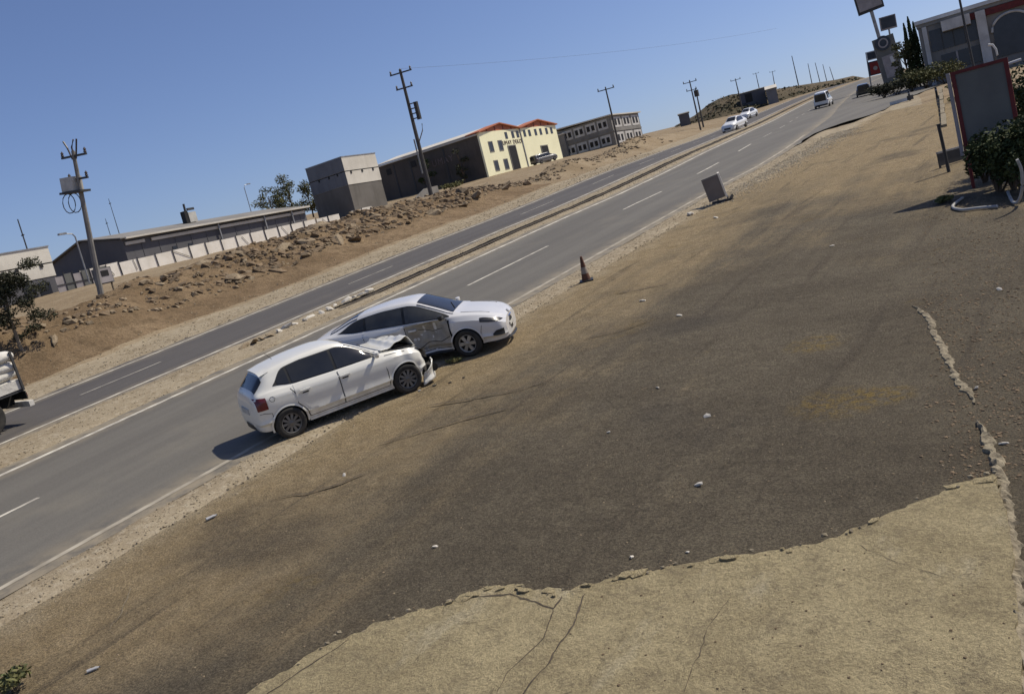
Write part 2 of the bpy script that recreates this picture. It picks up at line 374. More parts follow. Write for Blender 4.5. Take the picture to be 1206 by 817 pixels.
def ground_z(x, y):
    xs = x - cx(y); z = T(x, y); k = corridor(xs, y)
    n = nz(x*.7, y*.7, 2)*.03 + nz(x*2.2, y*2.2, 4)*.018
    z += .03 + n*(1 if xs > -33 else 2.0)
    z -= k*(.12 + .25*sm(45, 60, y))
    if y > 50 and -14.2 < xs < -5: z -= .16*sm(50, 54, y)*(1 - sm(200, 215, y))*(1 - sm(side_x(y) - .3, side_x(y) + .5, x))
    if -24.8 < xs < -21.9:                # median: low sand ridge, with a drain running along its middle further up
        m = sm(17, 30, y)
        z += .05*math.sin((xs + 24.8)/2.9*math.pi)*(1 - m*.3) - m*.10*math.exp(-((xs + 23.25)/.33)**2)
    if xs > -13.0 and y > -10: z -= .10*sm(-13.1, -12.3, xs)*(1 if y < 62 else 1 - sm(62, 66, y))
    return z
def axis(segs):
    out = []
    for a, b, st in segs:
        n = max(1, int(round((b - a)/st))); out += [a + (b - a)*i/n for i in range(n)]
    return out + [segs[-1][1]]
gxs = axis([(-1500, -400, 150), (-400, -140, 14), (-140, -62, 3), (-62, -46, .8), (-46, -33, .4), (-33, -31, .5), (-31, -29.8, .25), (-29.8, -25.4, .9), (-25.4, -21.5, .16), (-21.5, -14.2, 1.2), (-14.2, -12.2, .16), (-12.2, 8, 1.5), (8, 60, 5), (60, 400, 60), (400, 1500, 200)])
gys = axis([(-300, -20, 40), (-20, 2, 2), (2, 60, .42), (60, 120, .8), (120, 240, 3), (240, 420, 10), (420, 1600, 90)])
mb = MB(); nx_, ny_ = len(gxs), len(gys)
for y in gys:
    for x in gxs:
        X = x + (cx(y) if -140 < x < 60 else 0); mb.v.append((X, y, ground_z(X, y)))
for j in range(ny_ - 1):
    for i in range(nx_ - 1):
        mb.f.append((j*nx_+i, j*nx_+i+1, (j+1)*nx_+i+1, (j+1)*nx_+i))
        xm = gxs[i]; ym = gys[j]
        mb.m.append(1 if (-46 < xm < -34.6 and ym < 64) else (2 if xm > -34 and xm < -8 and ym < 130 else 0))
struct(mb.build('ground', [M['dirt'], M['bank'], M['sand']], smooth=True, sharp=60))

ROADY = axis([(-30, 0, 4), (0, 60, 1.5), (60, 120, .8), (120, 240, 3)])
def strip(name, xa, xb, mat, dz, ys, n=6, parent=None, wob=0.0, thick=0.0):
    mb = MB(); k = len(ys)
    for j, y in enumerate(ys):
        for i in range(n):
            u = i/(n - 1); X = xa + (xb - xa)*u
            if wob and i in (0, n-1): X += nz(y*.9, i*5.3)*wob
            mb.v.append((X + cx(y), y, base(y) + dz))
    for j in range(k - 1):
        for i in range(n - 1): mb.f.append((j*n+i, j*n+i+1, (j+1)*n+i+1, (j+1)*n+i)); mb.m.append(0)
    o = mb.build(name, mat, parent, smooth=True); at_ = o.data.attributes.new('across', 'FLOAT', 'POINT')
    for i, v in enumerate(o.data.vertices): at_.data[i].value = v.co.x - cx(v.co.y)
    return o
near = struct(strip('road_near_carriageway', -22.15, -13.65, M['road'], .012, ROADY, 10))
far = struct(strip('road_far_carriageway', -30.6, -24.7, M['road_far'], .012, ROADY, 10))
def line(xa, y0, y1, wd, mat, par, name):
    ys = axis([(y0, y1, 1.0 if y1 - y0 < 12 else 2.0)])
    return strip(name, xa - wd/2, xa + wd/2, mat, .017, ys, 2, par, .012)
line(RX, -30, 58, .15, M['paint3'], near, 'edge_line'); line(MX, -30, 190, .20, M['paint'], near, 'edge_line')
line(IX, -30, 190, .16, M['paint'], far, 'edge_line'); line(OX, -30, 190, .15, M['paint'], far, 'edge_line')
for i in range(12):
    y0 = 27.2 + i*9.7 - (2.6 if i == 0 else 0)
    line(DX + (.15 if i else 0), y0, y0 + 4.4 + (1.2 if i == 0 else 0), .13, M['paint'] if i < 4 else M['paint2'], near, 'lane_dash')
a, b = W(-20, 616), W(43, 586.4); line(DX, a.y, b.y, .13, M['paint'], near, 'lane_dash')
for k, (p, q) in enumerate((((82, 467), (184, 427)), ((400, 337), (455, 315)))):
    a, b = W(*p), W(*q); line(-27.6, a.y, b.y, .12, M['paint2'], far, 'lane_dash')
for i in range(8): line(-27.5, 44 + i*11, 48.5 + i*11, .12, M['paint2'], far, 'lane_dash')
# the side road that opens towards the filling station
mb = MB(); rows = axis([(52, 120, .8), (120, 200, 4)])
for y in rows:
    xl = -13.9 + cx(y); xr = max(side_x(y) + nz(y*.6, 8)*.3, xl + .02)
    for i in range(6): mb.v.append((xl + (xr - xl)*i/5, y, base(y) + .014 + .004*sm(52, 56, y)))
for j in range(len(rows) - 1):
    for i in range(5): mb.f.append((j*6+i, j*6+i+1, (j+1)*6+i+1, (j+1)*6+i)); mb.m.append(0)
o = struct(mb.build('road_side_entrance', M['road'], smooth=True)); at_ = o.data.attributes.new('across', 'FLOAT', 'POINT')
for i in range(len(o.data.vertices)): at_.data[i].value = -17 + .35*(i % 6)

# forecourt
def fc_z(x, y): return base(y) - .02*sm(57, 61, y) + nz(x*.25, y*.25, 9)*.02*sm(-12.6, -11, x) + .006
mb = MB(); fx = axis([(-13.0, 9, .5)]); fy = axis([(1, 40, .6), (40, 66, 1.2)])
for y in fy:
    for x in fx: mb.v.append((x + (nz(y*.7, 3)*.25 if x == -13.0 else 0), y, fc_z(x, y) - (.05 if x == -13.0 else 0)))
n_ = len(fx)
for j in range(len(fy) - 1):
    for i in range(n_ - 1): mb.f.append((j*n_+i, j*n_+i+1, (j+1)*n_+i+1, (j+1)*n_+i)); mb.m.append(0)
struct(mb.build('forecourt', M['forecourt'], smooth=True))

def jag(poly, step, amp, seed):
    out = []
    for (a, b) in zip(poly, poly[1:]):
        a, b = Vector(a), Vector(b); n = max(1, int((b - a).length/step)); d = (b - a).normalized(); nn = Vector((-d.y, d.x))
        for i in range(n):
            p = a + (b - a)*i/n; out.append(p + nn*(noise.noise(Vector((p.x*3, p.y*3, seed)))*amp + noise.noise(Vector((p.x*11, p.y*11, seed)))*amp*.6))
    return out + [Vector(poly[-1])]
edge = [(270, 835), (330, 790), (400, 752), (440, 735), (480, 722), (520, 712), (548, 703), (575, 692), (605, 690), (640, 695), (664, 697), (700, 686), (760, 672), (830, 660), (900, 650), (960, 640), (1010, 622), (1060, 600), (1110, 580), (1150, 564), (1172, 557)]
e2 = [W(*p, z=.07).xy for p in edge]
rgt = [W(*p, z=.07).xy for p in [(1172, 557), (1186, 610), (1196, 690), (1204, 830)]]
loop = jag(e2, .05, .085, 1.0) + jag(rgt, .08, .05, 2.0)[1:]
loop += [Vector((loop[-1].x, 2.5)), Vector((loop[0].x - 3.2, 2.5)), Vector((loop[0].x - .6, loop[0].y - .35))]
bm = bmesh.new(); vs = [bm.verts.new((p.x, p.y, .075)) for p in loop]; f = bm.faces.new(vs)
if f.normal.z < 0: f.normal_flip()
r = bmesh.ops.extrude_face_region(bm, geom=[f]); 
for g in r['geom']:
    if isinstance(g, bmesh.types.BMVert): g.co.z -= .16; 
bmesh.ops.recalc_face_normals(bm, faces=bm.faces); bmesh.ops.triangulate(bm, faces=[q for q in bm.faces if len(q.verts) > 4])
me = bpy.data.meshes.new('concrete_apron'); bm.to_mesh(me); bm.free(); me.materials.append(M['concrete'])
apron = struct(link('concrete_apron', me))
def ribbon(pix, w0, z, name, mat, parent, seed, step=.06, amp=.03):
    pts = jag([W(*p, z=z).xy for p in pix], step, amp, seed); mb = MB(); n = len(pts)
    for i, p in enumerate(pts):
        d = (pts[min(i+1, n-1)] - pts[max(i-1, 0)]).normalized(); nn = Vector((-d.y, d.x))
        ww = w0*(.35 + 1.1*abs(noise.noise(Vector((p.x*6, p.y*6, seed))) + .35))*(1 if 0 < i < n-1 else .1)
        mb.v += [(p.x + nn.x*ww/2, p.y + nn.y*ww/2, z), (p.x - nn.x*ww/2, p.y - nn.y*ww/2, z)]
        if i: mb.f.append((2*i-2, 2*i-1, 2*i+1, 2*i)); mb.m.append(0)
    return mb.build(name, mat, parent)
for k, (pix, w0) in enumerate([([(690, 698), (668, 745), (645, 780), (612, 822)], .022), ([(562, 702), (600, 699), (640, 712), (652, 716), (662, 700)], .03),
        ([(412, 752), (375, 775), (330, 806), (310, 820)], .018), ([(860, 700), (835, 740), (815, 790), (805, 817)], .008),
        ([(652, 716), (640, 750), (600, 790), (585, 817)], .010), ([(1010, 640), (1050, 660), (1120, 680)], .006)]):
    ribbon(pix, w0, .0785, 'crack', M['crack'], apron, k*3.1)

r3 = random.Random(33)
for k in range(44):
    i = r3.randrange(2, len(e2) - 1) if k > 16 else r3.choice((6, 7, 8, 9, 10)); p = e2[i].lerp(e2[i+1] if i + 1 < len(e2) else e2[i], r3.random()); n = r3.randrange(5, 8); s_ = .03 + .12*r3.random()**2.4; th = r3.uniform(.008, .024)
    poly = [(s_*r3.uniform(.6, 1.2)*math.cos(6.283*j/n), s_*.6*r3.uniform(.5, 1.2)*math.sin(6.283*j/n)) for j in range(n)]
    o = MB().prism(poly, 0, th).build('slab_fragment', M['concrete'], apron); up_ = r3.random() < .6
    o.location = (p.x + r3.gauss(0, .03), p.y + (-.05 if up_ else .06) + r3.gauss(0, .03), .078 if up_ else .012); o.rotation_euler = (r3.uniform(-.12, .2), r3.uniform(-.15, .15), math.atan2(e2[min(i+1, len(e2)-1)].y - e2[i-1].y, e2[min(i+1, len(e2)-1)].x - e2[i-1].x) + r3.uniform(-.4, .4))
fco = bpy.data.objects['forecourt']
for k, (pix, w0) in enumerate([([(330, 584), (362, 580), (392, 572), (432, 556)], .05), ([(440, 524), (500, 506), (560, 489), (600, 480)], .045), ([(500, 478), (560, 468), (620, 456), (645, 447)], .05), ([(725, 346), (765, 338), (795, 332)], .06), ([(690, 398), (740, 386), (765, 376)], .05), ([(820, 258), (860, 248), (890, 236)], .05), ([(130, 742), (146, 720), (152, 690)], .015)]):
    ribbon(pix, w0, .0345, 'crack', M['crack'] if k != 6 else M['crumb'], fco, 20 + k*2.3, .12, .06)
# stones: a few shared rock meshes
def rock_mesh(name, mat, seed, flat=.6, sub=1):
    bm = bmesh.new(); bmesh.ops.create_icosphere(bm, subdivisions=sub, radius=.5); r = random.Random(seed)
    ax = Vector((r.uniform(.7, 1.3), r.uniform(.6, 1.1), flat*r.uniform(.7, 1.2)))
    for v in bm.verts:
        k = 1 + .45*noise.noise(v.co*2.3 + Vector((seed*3.7, 0, 0))); v.co = Vector((v.co.x*ax.x*k, v.co.y*ax.y*k, v.co.z*ax.z*k))
    me = bpy.data.meshes.new(name); bm.to_mesh(me); bm.free(); me.materials.append(mat); return me
ROCKS = [rock_mesh('rock', M['rock' if i % 3 else 'rock2'], i, .55) for i in range(9)]
SMALL = [rock_mesh('stone', M['stone_white'], 20 + i, .6) for i in range(3)]
CR = [rock_mesh('crumb', M['crumb'], 40 + i, .5) for i in range(4)]

bankroot = struct(link('terrain_rubble_bank', None)); bankroot.name = 'terrain_rubble_bank'
def put_rock(mesh, name, x, y, z, s, parent):
    o = link(name, mesh, parent); o.location = (x, y, z); o.rotation_euler = (rnd.uniform(-.5, .5), rnd.uniform(-.5, .5), rnd.uniform(0, 6.3))
    o.scale = (s*rnd.uniform(.8, 1.5), s*rnd.uniform(.6, 1.1), s*rnd.uniform(.5, .9)); return o
k = 0
while k < 200:
    y = rnd.uniform(20, 66); xs = -36.5 - abs(rnd.gauss(0, 3.6)); 
    if y < 27 and rnd.random() < .65: continue
    if rnd.random() > .35 + .65*sm(30, 42, y): continue
    s = min(1.6, .25 + rnd.expovariate(3.2)); x = xs + cx(y)
    put_rock(rnd.choice(ROCKS), 'rock', x, y, ground_z(x, y) - .05*s, s*1.15, bankroot); k += 1
for _ in range(60):
    y = rnd.uniform(66, 115); xs = -36.5 + rnd.gauss(0, 1.6); x = xs + cx(y); s = rnd.uniform(.25, .8)
    put_rock(rnd.choice(ROCKS), 'rock', x, y, ground_z(x, y) + .05*s, s, bankroot)

def scatter(name, n, fn, smin, smax, mat, parent=None, seed=1):
    r = random.Random(seed); mb = MB()
    base_v = [(1, 0, -.3), (-.5, .87, -.3), (-.5, -.87, -.3), (.55, .5, .45), (-.75, .1, .4), (.3, -.7, .42)]
    fs = [(0, 1, 3), (1, 4, 3), (1, 2, 4), (2, 5, 4), (2, 0, 5), (0, 3, 5), (3, 4, 5)]
    for _ in range(n):
        p = fn(r)
        if p is None: continue
        x, y, z = p; s = smin + (smax - smin)*r.random()**2.6; a = r.uniform(0, 6.28); c, sn = math.cos(a)*s, math.sin(a)*s; q = r.uniform(.6, 1.2)
        mb.add([(x + v[0]*c - v[1]*sn*q, y + v[0]*sn + v[1]*c*q, z + v[2]*s*.9) for v in base_v], fs)
    o = mb.build(name, mat, parent); o['kind'] = 'stuff'; return o
def f_sh(r):
    y = 2 + 52*r.random()**1.3; x = -13.2 + r.gauss(0, .42)
    return (x, y, max(ground_z(x, y), fc_z(x, y) if x > -13 else -1)) if x > -14.6 else None
g1 = scatter('gravel', 9000, f_sh, .006, .034, M['sand'], None, 3); tag(g1, 'loose gravel along the near road edge', 'gravel')
def f_md(r):
    y = 3 + 70*r.random()**1.2; x = -23.3 + r.uniform(-1.6, 1.6); return (x, y, ground_z(x, y))
g2 = scatter('gravel', 8000, f_md, .008, .045, M['sand'], None, 4); tag(g2, 'pale gravel scattered over the sandy median strip', 'gravel')
def f_fc(r):
    y = 5 + 30*r.random()**1.6; x = -12.6 + 15*r.random(); return (x, y, fc_z(x, y))
g3 = scatter('grit', 6500, f_fc, .004, .020, M['rock'], None, 5); tag(g3, 'fine stone grit strewn over the dusty forecourt asphalt', 'grit')
def f_lf(r):
    y = 12 + 75*r.random(); xs = -30.6 - abs(r.gauss(0, 2.2)); x = xs + cx(y); return (x, y, ground_z(x, y))
g4 = scatter('gravel', 6000, f_lf, .012, .07, M['sand'], None, 6); tag(g4, 'stones littering the dirt verge below the rubble bank', 'gravel')
def f_rb(r):
    y = 20 + 46*r.random(); xs = -37.0 - abs(r.gauss(0, 3.0)); x = xs + cx(y)
    return (x, y, ground_z(x, y) - .02) if r.random() < .15 + .85*sm(27, 38, y) else None
g8 = scatter('rubble', 4200, f_rb, .04, .36, M['rock2'], None, 21); tag(g8, 'broken brown rubble heaped along the bank top', 'rubble')
def f_rb2(r):
    y = 20 + 90*r.random(); xs = -36.5 - abs(r.gauss(0, 2.2)); x = xs + cx(y); return (x, y, ground_z(x, y) + .02)
g9 = scatter('rubble', 1800, f_rb2, .05, .24, M['rock'], None, 22); tag(g9, 'paler broken stone mixed through the bank', 'rubble')
def f_pile(r):
    y = 33 + 22*r.random(); x = -12.7 + r.gauss(0, .55) + (y - 33)*.03; return (x, y, fc_z(x, y) + .01) if x > -14 else None
g5 = scatter('gravel', 7000, f_pile, .010, .045, M['pale_gravel'], None, 8); tag(g5, 'band of pale spilled gravel beyond the tilted board', 'gravel')
def f_rt(r):
    p = W(r.uniform(1085, 1225), r.uniform(235, 570)); e = onY(0, 0, 1) if 0 else None
    return (p.x, p.y, fc_z(p.x, p.y)) if p.x > -3.0 + (16 - p.y)*.22 + r.gauss(0, .25) else None
g10 = scatter('gravel', 3500, f_rt, .006, .035, M['rock2'], None, 31); tag(g10, 'brown gravel on the rough ground right of the broken kerb', 'gravel')
def f_ap(r):
    i = r.randrange(len(e2) - 1); t = r.random(); p = e2[i].lerp(e2[i+1], t); return (p.x + r.gauss(0, .05), p.y + r.gauss(0, .05) + .02, .03 if r.random() < .5 else .085)
g6 = scatter('crumbled_concrete', 150, f_ap, .005, .04, M['crumb'], None, 9); tag(g6, 'crumbs of broken concrete along the ragged apron edge', 'rubble')
def f_ap2(r):
    p = W(r.uniform(575, 1190), r.uniform(640, 815), .076); return (p.x, p.y, .078)
g7 = scatter('grit', 160, f_ap2, .003, .018, M['rock2'], None, 10); tag(g7, 'dark grit lying on the concrete apron', 'grit')

# crumbled kerb ridge on the right of the forecourt
def ridge(pix, wd, hgt, name, label, seed):
    pts = jag([W(*p).xy for p in pix], .05, .035, seed); mb = MB(); n = len(pts)
    for i, p in enumerate(pts):
        d = (pts[min(i+1, n-1)] - pts[max(i-1, 0)]).normalized(); nn = Vector((-d.y, d.x)); t = i/(n - 1)
        k = (.5 + .5*abs(noise.noise(Vector((p.x*2.5, p.y*2.5, seed)))) + .55*noise.noise(Vector((p.x*24, p.y*24, seed))))*min(1, .15 + 6*t, .15 + 8*(1 - t))
        for u, hh in ((-.5, -.02), (-.33, .7), (-.05, 1), (.25, .8), (.5, -.02)):
            q = p + nn*wd*u*k; zz = hgt*hh*(.8 + .6*noise.noise(Vector((q.x*9, q.y*9, 4))) + .7*noise.noise(Vector((q.x*27, q.y*27, 4)))) if hh > 0 else -.03
            mb.v.append((q.x, q.y, fc_z(q.x, q.y) + zz))
        if i:
            for j in range(4): a = (i-1)*5 + j; mb.f.append((a, a+1, a+6, a+5)); mb.m.append(0)
    o = mb.build(name, M['crumb']); return tag(o, label, 'kerb')
ridge([(1075, 361), (1092, 372), (1102, 395), (1116, 420), (1126, 445), (1140, 462), (1148, 476)], .20, .030, 'broken_kerb', 'crumbling pale kerb remnant running diagonally, upper piece', 1.1)
ridge([(1152, 497), (1164, 520), (1176, 548), (1183, 575), (1192, 640), (1200, 730), (1206, 830)], .26, .05, 'broken_kerb', 'crumbling kerb strip along the right edge of the concrete apron', 2.3)
# ------------------------------------------------------------------ cars (local x forward, y left, z up)
def pchip(xs, ys):
    xs = np.array(xs, float); ys = np.array(ys, float); h = np.diff(xs); d = np.diff(ys)/h; m = np.zeros(len(xs))
    for i in range(1, len(xs) - 1):
        if d[i-1]*d[i] > 0:
            w1, w2 = 2*h[i] + h[i-1], h[i] + 2*h[i-1]; m[i] = (w1 + w2)/(w1/d[i-1] + w2/d[i])
    m[0], m[-1] = d[0], d[-1]
    def f(x):
        i = int(min(max(np.searchsorted(xs, x) - 1, 0), len(h) - 1)); t = (x - xs[i])/h[i]
        return ys[i]*(2*t**3 - 3*t*t + 1) + m[i]*h[i]*(t**3 - 2*t*t + t) + ys[i+1]*(3*t*t - 2*t**3) + m[i+1]*h[i]*(t**3 - t*t)
    return f
class Body:
    def __init__(s, st, dent=None):
        st = sorted(st); s.x0, s.x1 = st[0][0], st[-1][0]; s.st = st
        s.fn = [pchip([r[0] for r in st], [r[k] for r in st]) for k in range(1, 8)]; s.dent = dent
    def section(s, x):                    # (y, z) from bottom centre to top centre
        zb, wl, wm, zt, wt, zr, wr = (f(x) for f in s.fn)
        ze = zr - min(.07, (zr - zt)*.45); k = zt - zb
        p = [(0, zb), (wl*.78, zb), (wl*.97, zb + .03), (wl, zb + .20*k), (wm, zb + .27*k), (wm - .016, zb + .38*k), (wm*.998, zb + .66*k), (wm*.985, zb + .86*k), (wt + .012, zt - .012), (wt - .012, zt + .01)]
        p += [((wt + wr)/2 + .012*min(1, (zr - zt)/.3), (zt + ze)/2), (wr, ze), (wr - .06, zr - .35*(zr - ze)), (wr*.55, zr - .006), (0, zr)]
        out = [p[0], p[1]]
        for i in range(1, len(p) - 1):    # light smoothing between the points
            a, b, c, d = p[i-1], p[i], p[i+1], p[min(i+2, len(p)-1)]
            if i == len(p) - 2: d = (-p[i][0], p[i][1])
            for t in (1/3, 2/3, 1):
                q = [.5*((2*b[k]) + (c[k] - a[k])*t*.55 + (2*a[k]*0 + (-3*b[k] + 3*c[k])*0)*0) for k in (0, 1)]
                q = [b[k] + (c[k] - b[k])*(t*t*(3 - 2*t)*.45 + t*.55) for k in (0, 1)]
                out.append(tuple(q))
        return out
    def pt(s, x, y, z):
        if s.dent: return s.dent(x, y, z)
        return (x, y, z)
    def ysurf(s, x, z):
        q = s.section(x); best = None
        for (a, b) in zip(q[4:], q[5:]):
            if a[1] <= z <= b[1] and b[1] - a[1] > 1e-6: return a[0] + (b[0] - a[0])*(z - a[1])/(b[1] - a[1])
        return q[-1][0] if z > q[-1][1] else q[4][0]
    def mesh(s, n=70):
        xs = [s.x0 + (s.x1 - s.x0)*(.5 - .5*math.cos(math.pi*(i/(n-1)))*.999 - 0) for i in range(n)]
        xs[0], xs[-1] = s.x0, s.x1; mb = MB(); k = None
        for x in xs:
            q = s.section(x); ring = [(y, z) for y, z in q] + [(-y, z) for y, z in q[-2:0:-1]]; k = len(ring)
            mb.v += [s.pt(x, y, z) for y, z in ring]
        for i in range(n - 1):
            for j in range(k): mb.f.append((i*k + j, (i+1)*k + j, (i+1)*k + (j+1) % k, i*k + (j+1) % k)); mb.m.append(0)
        mb.f += [tuple(range(k)), tuple(range((n-1)*k, n*k))[::-1]]; mb.m += [0, 0]; return mb
    def side(s, x0, x1, zl, zu, off, sd, nx=14, nz_=6):   # a panel lying on the flank
        mb = MB()
        def fn(u, v):
            x = x0 + (x1 - x0)*u; a, b = zl(x), zu(x); z = a + (b - a)*v; y = (s.ysurf(x, z) + off)*sd
            return s.pt(x, y, z)
        return mb.grid(nx, nz_, fn, flip=(sd > 0))
    def rib(s, pts, wd, off, sd):         # a line drawn over the flank
        mb = MB(); pts = [Vector(p) for p in pts]; q = []
        for a, b in zip(pts, pts[1:]):
            n = max(1, int((b - a).length/.06)); q += [a + (b - a)*i/n for i in range(n)]
        q.append(pts[-1]); n = len(q)
        for i, p in enumerate(q):
            d = (q[min(i+1, n-1)] - q[max(i-1, 0)]).normalized(); nn = Vector((-d.y, d.x))*wd/2
            for e in (p + nn, p - nn): mb.v.append(s.pt(e.x, (s.ysurf(e.x, e.y) + off)*sd, e.y))
            if i: mb.f.append((2*i-2, 2*i-1, 2*i+1, 2*i) if sd < 0 else (2*i, 2*i+1, 2*i-1, 2*i-2)); mb.m.append(0)
        return mb
    def top(s, x0, x1, yl, off, nx=12, ny=13):            # a panel on the upper surface, half width yl(x)
        mb = MB()
        def z_at(x, y):
            q = s.section(x)[::-1]
            for a, b in zip(q, q[1:]):
                if a[0] <= y <= b[0] and b[0] > a[0]: return a[1] + (b[1] - a[1])*(y - a[0])/(b[0] - a[0])
            return q[0][1]
        def fn(u, v):
            x = x0 + (x1 - x0)*u; y = yl(x)*(2*v - 1); e = .01
            sl = (z_at(x + e, abs(y)) - z_at(x - e, abs(y)))/(2*e); L = math.hypot(1, sl)
            return s.pt(x - off*sl/L, y, z_at(x, abs(y)) + off/L)
        return mb.grid(nx, ny, fn)
def cut_arches(mb, mats, xs, r, zc, smooth=True):
    me = mb.mesh('body', mats); o = bpy.data.objects.new('cut', me); COL.objects.link(o); cs = []
    bm = bmesh.new(); bm.from_mesh(me); bmesh.ops.recalc_face_normals(bm, faces=bm.faces); bm.to_mesh(me); bm.free()
    cb = MB()
    for x in xs:
        for sd in (-1, 1):
            cb.lathe([(r, 0), (r, .62)], 40, Matrix.Translation((x, .42*sd, zc)) @ Matrix.Rotation(-sd*math.pi/2, 4, 'X'))
    cme = cb.mesh('cutter', [mats[1]]); co = bpy.data.objects.new('cutter', cme); COL.objects.link(co)
    bm = bmesh.new(); bm.from_mesh(cme); bmesh.ops.recalc_face_normals(bm, faces=bm.faces); bm.to_mesh(cme); bm.free()
    md = o.modifiers.new('b', 'BOOLEAN'); md.object = co; md.operation = 'DIFFERENCE'; md.solver = 'EXACT'
    try: md.material_mode = 'TRANSFER'
    except Exception: pass
    bpy.context.view_layer.update()
    out = bpy.data.meshes.new_from_object(o.evaluated_get(bpy.context.evaluated_depsgraph_get()))
    bpy.data.objects.remove(o); bpy.data.objects.remove(co)
    out.shade_smooth(); out.set_sharp_from_angle(angle=rad(32)); out.name = 'body'
    return out
def make_wheel(root, x, sd, y, R, rim, spokes, steer=0.0, z=None, wd=.19):
    Mx = Matrix.Rotation(math.pi/2 if sd < 0 else -math.pi/2, 4, 'X')   # local +z -> outwards
    k = R/.30
    t = MB().lathe([(.185*k, .07), (.20*k, .085), (.255*k, .092), (.283*k, .080), (.300*k, .055), (.302*k, 0), (.300*k, -.055), (.283*k, -.08), (.25*k, -.09), (.18*k, -.08)], 36, Mx, True)
    o = t.build('wheel', M['rubber'], root, True, 50)
    o.location = (x, y*sd, z if z is not None else R); o.rotation_euler = (0, 0, steer)
    mb = MB().lathe([(.196*k, .072), (.188*k, .086), (.178*k, .080), (.172*k, .03), (.178*k, .02), (.19*k, .05)], 36, Mx, True)
    for i in range(spokes):
        a = 2*math.pi*i/spokes; R_ = Mx @ Matrix.Rotation(a, 4, 'Z')
        w0 = .026 if spokes > 6 else .040
        for (ra, rb, wa, wb) in ((.03*k, .18*k, w0*.75, w0),):
            vs = [R_ @ Vector(p) for p in ((ra, -wa, .075), (ra, wa, .075), (rb, wb, .068), (rb, -wb, .068), (ra, -wa, .045), (ra, wa, .045), (rb, wb, .045), (rb, -wb, .045))]
            mb.add(vs, [(0, 1, 2, 3), (0, 4, 5, 1), (1, 5, 6, 2), (2, 6, 7, 3), (3, 7, 4, 0)])
    mb.lathe([(.0, .05), (.05*k, .05), (.045*k, .076), (.03*k, .086), (.0, .088)], 18, Mx, False)
    mb.build('rim', M[rim], o, True, 35)
    MB().lathe([(.0, .03), (.175*k, .03), (.175*k, -.03)], 28, Mx).build('brake_disc', M['under'], o)
    return o
def car_root(name, label, x, y, beta, z=0.0, group=None):
    return thing(name, label, 'car', (x, y, z), rad(90 - beta), False, group)
def lip(bd, root, x, R, sd, zc, mat, off=.006, wd=.035):
    mb = MB(); n = 22
    for i in range(n):
        a = rad(-12) + rad(204)*i/(n-1)
        for rr in (R + .002, R + wd):
            X, Z = x + rr*math.cos(a), zc + rr*math.sin(a); mb.v.append(bd.pt(X, (bd.ysurf(X, max(Z, .2)) + off + (.012 if rr > R + .01 else .02))*sd, Z))
        if i: mb.f.append((2*i-2, 2*i-1, 2*i+1, 2*i) if sd > 0 else (2*i, 2*i+1, 2*i-1, 2*i-2)); mb.m.append(0)
    mb.build('wheel_arch_lip', mat, root, True)

